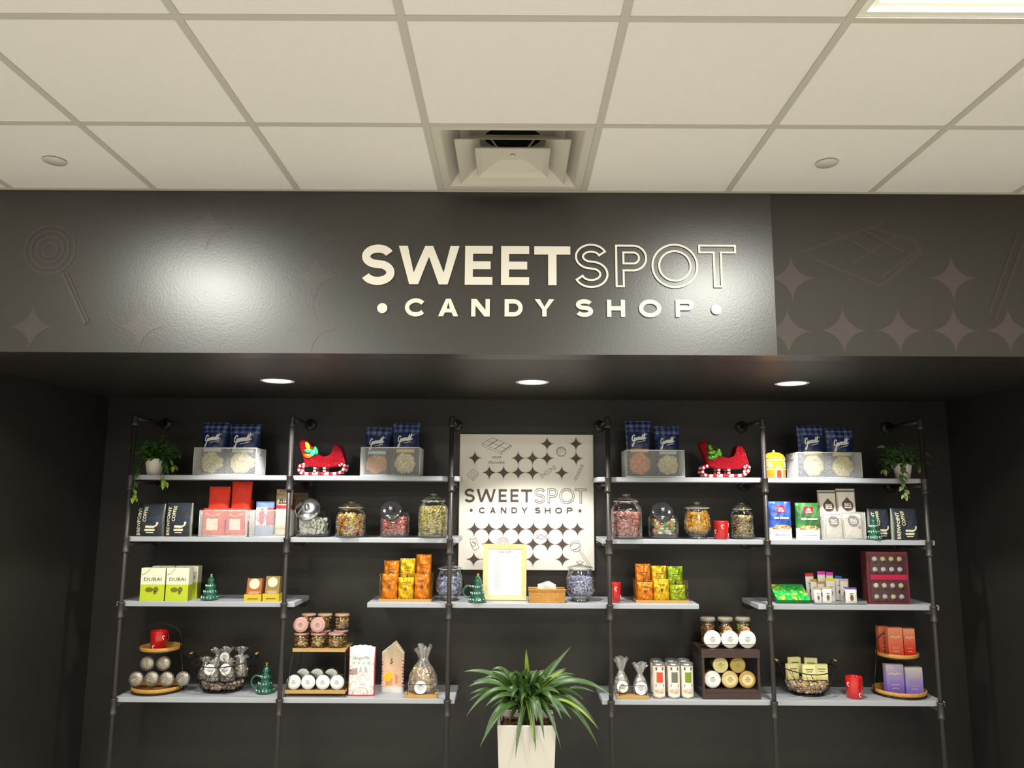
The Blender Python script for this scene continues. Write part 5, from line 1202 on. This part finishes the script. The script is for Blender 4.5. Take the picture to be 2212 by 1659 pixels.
def cookie_pack(label, x, y, z, R_, D, c, seed):
    t = root('clear_cookie_pack', label, 'cookie pack', x, y, z, 0, 'round clear cookie packs'); r = random.Random(seed)
    M4 = Matrix.Translation((0, D / 2, R_)) @ Matrix.Rotation(PI / 2 + .05, 4, 'X') @ Matrix.Rotation(r.uniform(0, 3), 4, 'Z')
    MB().lathe([(R_ * .7, 0), (R_ * .96, .003), (R_, D * .4), (R_ * 1.0, D * .5), (R_ * .90, D * .85), (R_ * .5, D), (0, D)], 26, M4=M4).build('clear_shell', CELLO, t)
    mb = MB(); mb.lathe([(0, .004), (R_ * .80, .005), (R_ * .86, D * .35), (R_ * .7, D * .7), (0, D * .8)], 20, col=L3(c), M4=M4)
    for k in range(10): mb.ball(M4 @ Vector((r.uniform(-.5, .5) * R_, r.uniform(-.5, .5) * R_, D * .72)), R_ * .16, L3(tuple(min(255, q * r.uniform(.7, 1.25)) for q in c)), 6, 4, 1.2, 1, .5)
    mb.build('cookie', PCANDY, t)
    mb = MB(); f = lambda a, b, l: M4 @ Vector((a, b, D + .001)); ribbon(mb, [(-R_ * .5, R_ * .1), (R_ * .5, R_ * .1)], R_ * .16, f); ribbon(mb, [(-R_ * .4, -R_ * .15), (R_ * .4, -R_ * .15)], R_ * .12, f); mb.build('paper_strip', M('kraft_label', (176, 160, 132), .6), t)
cs = [(186, 158, 130), (176, 152, 122), (182, 160, 134), (140, 112, 98), (190, 172, 134), (196, 182, 156)]
cp = [(294.5, 0, 4.325, 'leftmost'), (328, 0, 4.33, 'second from the left in the lower row'), (360, 0, 4.325, 'third from the left in the lower row'), (395, 0, 4.345, 'rightmost, in shadow'), (316, 1, 4.37, 'upper row, left one'), (351, 1, 4.37, 'upper row, right one')]
for k, (u, up, yy, nm) in enumerate(cp):
    R_ = .0385 if k == 3 else .0398
    cookie_pack('round clear cookie pack on the left stand, ' + nm, ax(u, yy, 1460), yy, zl + .017 + (.072 if up else 0), R_, .030, cs[k], k + 1)
# wire bowls
def wire_bowl(label, u0, u1, vt, seed, yc=4.405, handles=True):
    x = ax((u0 + u1) / 2, yc, 1470); R_ = (ax(u1, yc, 1460) - ax(u0, yc, 1460)) / 2; H = az((u0 + u1) / 2, vt, yc) - Z4; ry = .140
    t = root('black_wire_bowl', label, 'wire bowl', x, yc, Z4, 0, 'black wire bowls'); r = random.Random(seed)
    def P(a, h): rr = (.56 + .44 * math.sin(min(1, h / H) * PI / 2) ** .8); return Vector((R_ * rr * math.cos(a), ry * rr * math.sin(a), .004 + h + (.02 * math.cos(a) ** 2 * h / H)))
    mb = MB()
    for k in range(30):
        a = 2 * PI * k / 30 + r.uniform(-.08, .08); d = r.choice((-1, 1)) * r.uniform(.2, .8); mb.tube([P(a + d * i / 7, H * i / 7) for i in range(8)], .0013, 5)
    for h in (.3, .6): mb.tube([P(2 * PI * k / 32, H * h + .008 * math.sin(3 * k * PI / 16)) for k in range(32)], .0012, 5, True)
    mb.build('wire_side', BWIRE, t)
    MB().tube([P(2 * PI * k / 40, H) for k in range(40)], .0030, 8, True).build('rim_wire', BWIRE, t)
    mb = MB(); mb.tube([P(2 * PI * k / 32, .0) for k in range(32)], .0025, 6, True)
    for k in range(-3, 4): mb.tube([(-R_ * .5, ry * k * .13, .004), (R_ * .5, ry * k * .13, .004)], .0012, 4)
    mb.build('base_ring', BWIRE, t)
    mb = MB()
    for s in (-1, 1):
        q = P(0 if s > 0 else PI, H); mb.tube([q + Vector((0, -.04, 0)), q + Vector((s * .006, -.035, .022)), q + Vector((s * .008, 0, .028)), q + Vector((s * .006, .035, .022)), q + Vector((0, .04, 0))], .0028, 6)
    mb.build('handle', BWIRE, t)
    mb = MB(); 
    for s in (-1, 1): q = P(0 if s > 0 else PI, H); mb.tube([q + Vector((s * .008, -.02, .028)), q + Vector((s * .008, .02, .028))], .0055, 8)
    mb.build('wooden_grip', WOOD, t); return x, yc, R_, ry, H
x, y, R_, ry, H = wire_bowl('black wire bowl full of cellophane bags on the lowest shelf, left section', 414, 549, 1432, 2)
brownc = [(170, 146, 120), (196, 172, 146), (214, 192, 172), (140, 112, 86), (186, 168, 130)]
for k, (dx, dy, dz, lab, nm) in enumerate([(-.090, -.026, .006, None, 'front left'), (-.032, -.068, .004, (-.004, .066, .028), 'front, carrying a white round label'), (.046, -.064, .004, (.0, .066, .030), 'front right, carrying a white round label'), (.096, .0, .012, None, 'far right'), (-.055, .052, .018, None, 'rear left'), (.010, .015, .030, (.0, .088, .026), 'middle, tallest'), (.070, .064, .022, None, 'rear right')]):
    cello_bag('cellophane bag in the left wire bowl, ' + nm, x + dx, y + dy, Z4 + dz + .061, .036 if k == 0 else .038, .108 + .02 * (k in (4, 5, 6)), brownc, k + 3, lab, 'cellophane bags in the left wire bowl', flare=.9, neck=.72, n=46, size=.014)
jar_fill('wrapped_chocolate', 'brown and pink wrapped chocolates lying in the bottom of the left wire bowl', x, y, Z4 + .004, [(.075, .004), (.092, .025), (.102, .048)], [(150, 124, 108), (176, 150, 140), (110, 88, 66), (190, 170, 160)], 150, .013, 8, 'ball').scale = (1.22, 1, 1)
ceramic_tree('green ceramic tree mug with gold star, on the lowest shelf beside the second upright', ax(574, 4.36, 1480), 4.36, Z4, .050, az(574, 1430, 4.36) - Z4, handle=-1)
# two-tier rack of jars
def rack():
    y0, D = 4.275, .20; yc = y0 + D / 2; x0, x1 = ax(616, y0, 1490), ax(746, y0, 1490); xc = (x0 + x1) / 2; a = (x1 - x0) / 2; zu = az(690, 1406, y0) - Z4
    t = root('two_shelf_wire_rack', 'two-level wire rack with wooden trays of clear jars, right of the second upright', 'display rack', xc, yc, Z4)
    for nm, z in (('lower_tray', .022), ('upper_tray', zu)):
        aa = a if z < .1 else a * .88; xo = 0 if z < .1 else .012
        mb = MB(); mb.box(xo - aa, xo + aa, -D / 2, D / 2, z, z + .008); 
        mb.box(xo - aa, xo + aa, -D / 2 - .005, -D / 2, z - .004, z + .014); mb.build(nm, WOOD, t)
    mb = MB()
    for s in (-1, 1):
        for yy in (-D / 2 + .004, D / 2 - .004): mb.tube([(s * a * .99, yy, .001), (s * a * .97, yy, .02), (.012 + s * a * .87, yy, zu)], .0028, 6)
    mb.build('wire_leg', BWIRE, t); return xc, yc, a, Z4 + .031, Z4 + zu + .009
xc, yc, a, zlo, zup = rack()
wl = (222, 232, 232); choc = [(120, 84, 48), (92, 60, 40), (190, 160, 80), (150, 110, 60)]
for k, (u, nm) in enumerate([(633, 'leftmost'), (664, 'second from the left'), (696, 'third from the left'), (727, 'rightmost')]):
    clear_jar('white-lidded jar lying in the front of the lower rack tray, ' + nm, ax(u, 4.28, 1466), 4.3325, zlo, .0375, .085, wl, choc, k, labc=(236, 240, 240), group='white-lidded jars on the lower rack tray')
for k, (u, nm) in enumerate([(655, 'left'), (685, 'middle'), (716, 'right')]):
    clear_jar('white-lidded jar behind the front ones in the lower rack tray, ' + nm, ax(u, 4.4, 1448), 4.430, zlo + .012, .0375, .085, wl, choc, k + 5, labc=(214, 222, 220), group='white-lidded jars on the lower rack tray')
pk = (196, 150, 142); treat = [(196, 164, 70), (150, 100, 60), (212, 184, 110), (110, 66, 44), (176, 132, 120)]
for k, (u, nm) in enumerate([(652, 'left'), (688, 'middle'), (726, 'right')]):
    clear_jar('short jar standing in the front of the raised rack tray, ' + nm, ax(u, 4.33, 1385), 4.325, zup, .0415, .080, (170, 130, 118), treat, k + 10, False, group='treat jars on the raised rack tray')
    clear_jar('short jar standing in the rear of the raised rack tray, ' + nm, ax(u, 4.33, 1385) + .006, 4.418, zup, .0415, .080, (170, 130, 118), treat, k + 20, False, group='treat jars on the raised rack tray')
    clear_jar('jar stacked on top of the rear row of the raised rack tray, ' + nm, ax(u, 4.33, 1385) + .010, 4.418, zup + .081, .040, .085, (176, 140, 110), treat, k + 30, False, group='treat jars on the raised rack tray')
for k, (u, nm) in enumerate([(648, 'left'), (685, 'right')]):
    clear_jar('pink-lidded jar lying on top of the front row of the raised rack tray, ' + nm, ax(u, 4.28, 1354), 4.325, zup + .081, .0400, .080, pk, treat, k + 40, labc=(206, 162, 152), group='pink-lidded jars on the rack')
# scalloped pouch, gingerbread house pouch
def p_winter(a, t, s):
    r_ = random.Random(int((a + 2) * 12) * 131 + int(t * 22))
    if abs(a) > .93 or t < .035: return (200, 60, 70)
    if t > .84: return (226, 228, 226)
    if a < -.3 and .42 < t < .56: return (220, 190, 184) if int((a * 2 + t * 3) * 14) % 2 else (120, 96, 92)
    if t < .80:
        k = r_.random(); return (190, 206, 196) if k < .13 else (232, 206, 200) if k < .28 else (212, 200, 176) if k < .34 else (238, 236, 230)
    return (226, 223, 216)
y = 4.315
t, fn, W_, H = generic_bag('scalloped_snack_pouch', 'white festive pouch with scalloped top and red edges on the lowest shelf', 'snack pouch', 753, 811, 1394, Z4, y, .045, p_winter, 61, v=1450, nx=34, nz=44, crumple=.001, square=.4, top=lambda a: .955 + .045 * (1 - a * a) + .014 * abs(math.sin(a * PI * 2.5)))
text(t, 'lettering', INKG, 'GingerMin', 0, H * .755, W_ * .62, fn)
mb = MB()
for k, cx in enumerate((-.26, -.09, .09, .26)): ribbon(mb, arc(cx * W_, H * .66, .005, .005, 0, 360, 8 if k % 3 == 0 else 3)[:-1], .0015, fn, True)
for dx, h_ in ((-.02, .10), (.16, .06)):
    for q in range(4): ribbon(mb, [(W_ * (dx - .06 + .012 * q), H * (.48 + .028 * q)), (W_ * dx, H * (.505 + .028 * q)), (W_ * (dx + .06 - .012 * q), H * (.48 + .028 * q))], .002, fn)
ribbon(mb, arc(W_ * .0, H * .06, W_ * .28, H * .12, 0, 180, 14), .0018, fn); mb.build('printed_figures', M('sage_print', (130, 150, 140), .6), t)
def p_ginger(a, t, s):
    if t < .12: return (226, 222, 216)
    if abs(a) > .84 and t < .80: return (206, 40, 44) if int((t * 26 + a * 2)) % 2 else (240, 230, 222)
    if t > .80: return (198, 178, 148)
    if (a + .35) ** 2 * 5 + ((t - .34) * 9) ** 2 < .8: return (240, 190, 40)
    if -.6 < a < .05 and .14 < t < .30: return (206, 130, 96) if int(a * 9 + t * 33) % 2 else (226, 160, 120)
    if .2 < a < .5 and .18 < t < .36: return (214, 150, 112)
    return mixc((230, 190, 156), (196, 176, 146), max(0, (t - .45) / .4))
t, fn, W_, H = generic_bag('gingerbread_house_pouch', 'gingerbread house shaped pouch with red and white striped sides', 'snack pouch', 824, 873, 1383, Z4, 4.40, .04, p_ginger, 62, v=1450, nx=30, nz=44, crumple=.001, square=.4, top=lambda a: 1 - .23 * (abs(a - .25) / (.75 if a > .25 else 1.25)))
mb = MB(); ribbon(mb, [(-W_ * .10, H * .55), (W_ * .02, H * .60)], .006, fn); ribbon(mb, [(-W_ * .08, H * .60), (-W_ * .02, H * .66)], .004, fn); mb.build('printed_word', M('brown_emblem', (104, 64, 50), .5), t)
mb = MB(); r = random.Random(5)
for k in range(7): a_ = k / 6; disc(mb, W_ * (-.42 + .46 * a_), H * (.78 + .17 * a_), .0035, fn, 8); disc(mb, W_ * (.16 + .28 * a_), H * (.92 - .16 * a_), .0035, fn, 8)
mb.build('icing_dot_print', PAPER, t)
# wooden tray with bags
def wood_tray(label, u0, u1, y0, D, bar=True):
    x0, x1 = ax(u0, y0, 1500), ax(u1, y0, 1500); xc = (x0 + x1) / 2; a = (x1 - x0) / 2
    t = root('small_wooden_tray', label, 'tray', xc, y0 + D / 2, Z4, 0, 'small wooden trays with wire rails')
    MB().box(-a, a, -D / 2, D / 2, .001, .016).build('wooden_base', WOOD, t)
    mb = MB(); mb.tube([(-a * .82, -D / 2 + .004, .016), (-a * .82, -D / 2 + .004, .062), (-a * .74, -D / 2 + .004, .068), (a * .74, -D / 2 + .004, .068), (a * .82, -D / 2 + .004, .062), (a * .82, -D / 2 + .004, .016)], .0018, 6); mb.build('wire_rail', BWIRE, t)
    return xc, y0 + D / 2, a
goldb = [(190, 138, 60), (212, 166, 80), (226, 190, 112), (150, 100, 46), (236, 214, 160)]
xc, yc, a = wood_tray('small wooden tray holding one brown cellophane bag beside the third upright', 874, 943, 4.262, .155)
cello_bag('large cellophane bag of golden brown treats with a white round label', xc + .002, yc + .008, Z4 + .0165, .080, az(905, 1397, yc) - Z4 - .017, goldb, 71, (-.004, .036, .033), 'cellophane bags in wooden trays', neck=.66, flare=.5, n=150, size=.016)
xc, yc, a = wood_tray('small wooden tray holding two silvery cellophane bags beside the fourth upright', 1333, 1402, 4.262, .12)
silv = [(240, 236, 228), (216, 206, 192), (236, 232, 226), (150, 120, 84), (210, 200, 188)]
cello_bag('silvery cellophane bag with a beige round label, left one in its wooden tray', xc - a * .60, yc + .012, Z4 + .0165, .042, az(1347, 1423, yc) - Z4 - .017, silv, 72, (.0, .040, .030), 'cellophane bags in wooden trays', neck=.60, flare=.8, n=60)
cello_bag('silvery cellophane bag with a white round label, right one in its wooden tray', xc + a * .58, yc + .002, Z4 + .0165, .040, az(1385, 1434, yc) - Z4 - .017, silv, 73, (-.002, .034, .033), 'cellophane bags in wooden trays', neck=.62, flare=.9, n=60)
# printed tins
def tin(label, u, y, vt, col, seed):
    x = ax(u, y, 1465); H = az(u, vt, y) - Z4; R_ = .0325
    t = root('wafer_stick_tin', label, 'tin', x, y, Z4, 0, 'round tins of wafer sticks')
    mb = MB(); n, m = 40, 40; vs = []; cl = []
    for j in range(m + 1):
        for k in range(n):
            an = 2 * PI * k / n - PI / 2; vs.append((R_ * math.cos(an), R_ * math.sin(an), .004 + (H - .012) * j / m)); a_ = ((2 * PI * k / n + PI) % (2 * PI) - PI) ; tt = j / m
            c = (236, 230, 218)
            if tt > .955 or tt < .03: c = col
            elif .46 < tt < .80 and abs(a_) < .62: c = col if not (.68 < tt < .70 or .73 < tt < .745) else mixc(col, (240, 230, 220), .6)
            elif .10 < tt < .30 and abs(a_) < .9: c = (190, 140, 80) if (int((a_ * 4 + tt * 22)) % 2 and abs(tt - .2) < .09 - .04 * abs(a_)) else c
            elif .84 < tt < .93 and abs(abs(a_) - .55) < .10: c = (90, 80, 72)
            elif .34 < tt < .42 and abs(abs(a_) - .65) < .10: c = (90, 80, 72)
            cl.append(L3(c))
    mb.add(vs, [(j * n + k, j * n + (k + 1) % n, (j + 1) * n + (k + 1) % n, (j + 1) * n + k) for j in range(m) for k in range(n)], cl, 0, True); mb.build('tin_body', PMATTE, t)
    MB().lathe([(R_ * 1.03, H - .010), (R_ * 1.03, H - .001), (R_ * .97, H), (R_ * .93, H - .004), (0, H - .004)], 28).build('metal_lid', M('tin_lid', (190, 192, 190), .3, metal=.8), t)
    MB().lathe([(0, .001), (R_ * 1.02, .001), (R_ * 1.02, .006), (R_, .007)], 28).build('metal_base', M('tin_lid', (190, 192, 190), .3, metal=.8), t)
TR, TG, TV = (214, 76, 44), (112, 112, 100), (118, 148, 40)
for (u, c, nm) in ((1423, TR, 'red'), (1455, TG, 'grey'), (1484, TV, 'green')): tin('%s-panelled white tin of wafer sticks, front row' % nm, u, 4.305, 1431, c, 1)
for (u, c, nm) in ((1418, TR, 'red'), (1450, TG, 'grey'), (1477, TV, 'green')): tin('%s-panelled white tin of wafer sticks, back row' % nm, u, 4.385, 1424, c, 1)
# black display case
def case():
    y0, D = 4.27, .22; x0, x1 = ax(1518, y0, 1480), ax(1643, y0, 1480); xc = (x0 + x1) / 2; a = (x1 - x0) / 2; H = az(1580, 1402, y0) - Z4
    t = root('black_display_case', 'dark wood display case with an open front filled with clear jars, beside the fifth upright', 'display case', xc, y0 + D / 2, Z4); b = D / 2
    mb = MB(); mb.box(-a, a, -b, b, .001, .030); mb.box(-a + .01, a - .01, -b + .004, b, .030, .048); mb.build('base', DARKWOOD, t)
    mb = MB()
    for s in (-1, 1):
        for yy in (-b, b - .012): MB().box(min(s * a, s * (a - .012)), max(s * a, s * (a - .012)), yy, yy + .012, .030, H - .045).build('corner_post', DARKWOOD, t)
    mb = MB(); mb.box(-a, a, b - .006, b - .001, .030, H - .045); mb.build('back_panel', DARKWOOD, t)
    mb = MB(); mb.box(-a - .003, a + .003, -b - .003, b, H - .045, H - .004); mb.build('top_shelf', DARKWOOD, t)
    mb = MB(); mb.box(-a + .001, -a + .004, -b + .012, b - .012, .03, H - .045); mb.build('clear_side', ACRYL, t); mb = MB(); mb.box(a - .004, a - .001, -b + .012, b - .012, .03, H - .045); mb.build('clear_side', ACRYL, t)
    mb = MB(); mb.tube([(-a, -b + .012, H - .004), (-a, -b + .012, H + .02), (a, -b + .012, H + .02), (a, -b + .012, H - .004)], .0020, 6); mb.build('wire_guard', BWIRE, t)
    return xc, y0, D, a, Z4 + .049, Z4 + H - .003
xc, y0, D, a, zi, zt = case()
gold = [(190, 150, 70), (160, 116, 50), (214, 186, 110), (130, 90, 40)]
R_ = .0445
for k, (dx, nm, lc) in enumerate([(-.093, 'left', (240, 238, 234)), (0, 'middle', (214, 190, 130)), (.093, 'right', (196, 160, 84))]):
    clear_jar('jar lying in the bottom row inside the dark display case, ' + nm, xc + dx, y0 + .065, zi, R_, .085, lc, gold, k + 50, labc=(226, 206, 150) if k else (244, 242, 238), group='jars inside the display case')
for k, (dx, nm, lc) in enumerate([(-.0465, 'left', (214, 202, 150)), (.0465, 'right', (176, 146, 70))]):
    clear_jar('jar lying in the upper row inside the dark display case, ' + nm, xc + dx, y0 + .070, zi + .0765, R_ * .93, .085, lc, gold, k + 55, labc=(206, 196, 120) if k == 0 else (170, 150, 70), group='jars inside the display case')
for k, (u, nm) in enumerate([(1542, 'left'), (1580, 'middle'), (1618, 'right')]):
    clear_jar('jar with a bright white lid lying on top of the display case, ' + nm, ax(u, y0, 1382), y0 + .066, zt, .0465, .085, (250, 248, 246), gold, k + 60, labc=(240, 232, 226), group='white-lidded jars on the display case')
for k, (u, nm, cc, lb) in enumerate([(1529, 'left', [(160, 104, 40), (190, 140, 60)], None), (1567, 'middle', [(140, 90, 50), (150, 130, 50)], (222, 156, 96)), (1605, 'right', [(140, 140, 40), (176, 150, 60)], (222, 156, 96))]):
    clear_jar('tall clear jar standing at the back of the display case top, ' + nm, ax(u, y0 + .16, 1350), y0 + .162, zt, .0415, az(u, 1331, y0 + .16) - zt, (150, 140, 124), cc, k + 70, False, labc=lb, group='tall jars on the display case')
# right wire bowl
x, y, R_, ry, H = wire_bowl('black wire bowl of pale yellow cartons on the lowest shelf, right section', 1682, 1802, 1447, 9, handles=False)
jar_fill('wrapped_chocolate', 'pinkish wrapped chocolates lying in the bottom of the right wire bowl', x, y, Z4 + .004, [(.075, .004), (.092, .03), (.104, .066)], [(196, 170, 160), (210, 186, 170), (170, 140, 120), (190, 160, 90)], 240, .0125, 9, 'ball').scale = (1.25, 1, 1)
for k, (dx, dy, dz, rz, nm) in enumerate([(-.082, -.018, .0, .25, 'left'), (-.005, -.052, .004, 0, 'front middle'), (.066, -.040, .004, -.05, 'front right'), (-.045, .050, .020, .2, 'rear left'), (.045, .046, .018, -.2, 'rear right')]):
    t = root('pale_yellow_carton', 'pale yellow carton standing in the right wire bowl, ' + nm, 'carton', x + dx, y + dy, Z4 + .080 + dz, rz, 'pale yellow cartons in the wire bowl')
    o, fn = carton(t, 'carton', PMATTE, .066, .080, .024, lambda a_, tt, s: (232, 226, 160) if tt > .2 else (214, 206, 130), (6, 8)); mb = MB()
    ribbon(mb, [(-.022, .055), (.022, .055)], .005, fn); ribbon(mb, [(-.016, .043), (.016, .043)], .003, fn); mb.build('printed_words', M('olive_ink', (110, 96, 60), .6), t)
mug('red mug standing alone between the right wire bowl and the right two-tier stand', ax(1845, 4.32, 1480), 4.32, Z4, .045, az(1845, 1461, 4.32) - Z4, canes=((-.75, .66), (.78, .7), (.12, .2)))
# right two-tier stand with boxes
SX, SY, zl, zu = tier_stand('two-tier rattan stand with red and purple boxes at the right end of the lowest shelf', 1943, .135, 1943, .108, 1416, 1362)
def sweet_box(label, u, y, zb, vt, Wd, top, bot, seed, rz=0):
    x, y = SX + u, SY + y; H = az(1940, vt, y) - zb
    t = root('chocolate_box', label, 'chocolate box', x, y, zb, rz, 'tall printed chocolate boxes')
    o, fn = carton(t, 'box', PGLOSS, Wd, H, .036, lambda a_, tt, s: mixc(bot, top, min(1, max(0, (tt - .15) / .75))), (12, 24))
    G = M('gilt_print', (224, 190, 150), .35, metal=.3); mb = MB(); ribbon(mb, smooth([(-Wd * .36, H * .66), (-Wd * .18, H * .70), (0, H * .655), (Wd * .2, H * .70), (Wd * .36, H * .67)], 4), .007, fn); ribbon(mb, [(-Wd * .25, H * .3), (Wd * .25, H * .3)], .003, fn); ribbon(mb, smooth([(-Wd * .2, H * .16), (0, H * .19), (Wd * .2, H * .15)], 4), .004, fn); mb.build('gilt_lettering', G, t)
sweet_box('coppery red chocolate box on the upper tray, rear left one', -.061, .030, zu, 1352, .055, (206, 110, 80), (190, 70, 50), 1)
sweet_box('coppery red chocolate box on the upper tray, front middle one', -.034, -.045, zu, 1355, .080, (214, 130, 96), (206, 84, 56), 2)
sweet_box('bright red chocolate box on the upper tray, right one', .044, -.040, zu, 1357, .062, (216, 140, 104), (206, 44, 28), 3)
sweet_box('purple chocolate box on the lower tray of the right stand, left one', -.051, -.048, zl, 1434, .094, (170, 158, 176), (112, 92, 184), 4)
sweet_box('purple chocolate box on the lower tray of the right stand, right one', .050, -.052, zl, 1440, .092, (196, 186, 190), (124, 104, 196), 5)

# ================================================================ floor planter with strap-leaved plant
def planter():
    yf = 3.86; x0, x1 = ax(1074, yf, 1600), ax(1201, yf, 1600); xc = (x0 + x1) / 2; a = (x1 - x0) / 2; zt = az(1138, 1568, yf); yc = yf + a
    t = root('floor_planter', 'tall square white planter with an arching strap-leaved green plant, bottom centre', 'potted plant', xc, yc, 0)
    k_ = .86; th = .012; mb = MB()
    def ring(r_, z): return [(-r_, -r_, z), (r_, -r_, z), (r_, r_, z), (-r_, r_, z)]
    R6 = [(a * k_ * .9, 0), (a * k_, .004), (a, zt - .004), (a - .002, zt), (a - th, zt), (a - th - .004, zt - .05)]
    vs = []; [vs.extend(ring(*q)) for q in R6]
    mb.add(vs, [(4 * i + j, 4 * i + (j + 1) % 4, 4 * i + 4 + (j + 1) % 4, 4 * i + 4 + j) for i in range(len(R6) - 1) for j in range(4)] + [(3, 2, 1, 0)])
    mb.build('square_pot', M('white_planter', (204, 199, 188), .4, var=.03, vscale=3), t)
    r = random.Random(11); mb = MB(); n = 14; b = a - th - .010; vs = [(-b + 2 * b * i / n, -b + 2 * b * j / n, zt - .030 + r.uniform(-.006, .008)) for j in range(n + 1) for i in range(n + 1)]
    mb.add(vs, [(j * (n + 1) + i, j * (n + 1) + i + 1, (j + 1) * (n + 1) + i + 1, (j + 1) * (n + 1) + i) for j in range(n) for i in range(n)], None, 0, True); mb.build('soil', M('soil', (96, 66, 44), .95, var=.4, vscale=60), t)
    mb = MB(); sm = MB(); yl = MB()
    def leaf(u, v, y, wd, lift, m=mb, bu=None, fold=.25):
        X, Z = at(u, v, y); tip = Vector((X - xc, y - yc, Z)); bx = (r.uniform(-.03, .03), r.uniform(-.03, .03)); p0 = Vector((bx[0], bx[1], zt + r.uniform(.01, .07)))
        mid = (p0 + tip) * .5 + Vector((0, 0, lift)); mid.x = p0.x + (tip.x - p0.x) * .45; n_ = 14; pts = []
        for i in range(n_ + 1): s = i / n_; pts.append(p0 * (1 - s) ** 2 + mid * 2 * s * (1 - s) + tip * s * s)
        vs = []
        for i, p in enumerate(pts):
            s = i / n_; d = (pts[min(i + 1, n_)] - pts[max(i - 1, 0)]).normalized(); sd = d.cross(Vector((0, -.55, 1)))
            if sd.length < .2: sd = Vector((1, 0, 0))
            sd.normalize(); up = sd.cross(d); w_ = wd * 1.3 * (math.sin(PI * min(.97, .14 + s * .83)) ** .5) * (1 - s ** 9); vs += [p - sd * w_ / 2 + up * w_ * fold, p, p + sd * w_ / 2 + up * w_ * fold]
        m.add(vs, [(3 * i + k, 3 * i + k + 1, 3 * i + 4 + k, 3 * i + 3 + k) for i in range(n_) for k in range(2)], None, 0, True)
    tips = [(1000, 1451, 3.95, .026, .10), (1010, 1484, 3.90, .030, .13), (1014, 1499, 3.92, .026, .10), (1012, 1515, 3.96, .024, .12), (1006, 1549, 3.85, .020, .20), (1036, 1616, 3.78, .026, .22), (1043, 1600, 3.80, .022, .20), (1083, 1441, 4.0, .034, .03), (1137, 1400, 4.0, .020, .0),
            (1234, 1396, 4.05, .022, .0), (1203, 1423, 3.95, .030, .02), (1224, 1443, 4.05, .026, .05), (1243, 1457, 4.08, .026, .08), (1240, 1462, 4.0, .022, .09), (1323, 1504, 3.93, .030, .20), (1287, 1496, 4.0, .020, .12), (1262, 1512, 3.92, .024, .14),
            (1286, 1559, 3.95, .022, .20), (1295, 1576, 3.9, .020, .20), (1293, 1614, 3.88, .026, .26), (1213, 1620, 3.82, .016, .22), (1158, 1625, 3.80, .018, .20), (1113, 1640, 3.80, .020, .22), (1176, 1600, 3.79, .022, .22), (1214, 1556, 3.84, .024, .18), (1041, 1466, 4.0, .026, .09),
            (1056, 1449, 4.05, .022, .07), (1020, 1474, 4.05, .022, .10), (1210, 1499, 3.80, .028, .10), (1160, 1560, 3.78, .026, .16), (1235, 1556, 3.86, .024, .19), (1272, 1570, 3.95, .020, .20), (1048, 1527, 3.82, .026, .14), (1030, 1520, 3.9, .028, .12)]
    for q in tips: leaf(*q)
    for q in range(85):
        an = r.uniform(0, 2 * PI); rr = r.uniform(.10, .26); u = 1142 + math.cos(an) * rr * 400 * r.uniform(.5, 1); v = 1508 - r.uniform(-55, 62); leaf(u, v, 4.0 + math.sin(an) * rr * .62, r.uniform(.018, .028), r.uniform(.05, .14))
    mb.build('strap_leaves', M('strap_leaf_green', (60, 90, 36), .40, var=.5, vscale=9, spec=.6), t)
    for q in [(1136, 1404, 3.97, .020, .0), (1222, 1447, 3.98, .024, .05), (1294, 1577, 3.87, .014, .20), (1155, 1628, 3.79, .012, .20)]: leaf(*q, m=yl)
    yl.build('yellow_green_leaves', M('yellow_leaf_tip', (128, 150, 44), .4, var=.3, vscale=20), t)
    for k in range(5): sm.tube([(r.uniform(-.03, .03), r.uniform(-.03, .03), zt - .04), (r.uniform(-.02, .02), r.uniform(-.02, .02), zt + .09)], .008, 7)
    sm.build('stem', M('stem_brown_green', (84, 90, 50), .7), t)
planter()
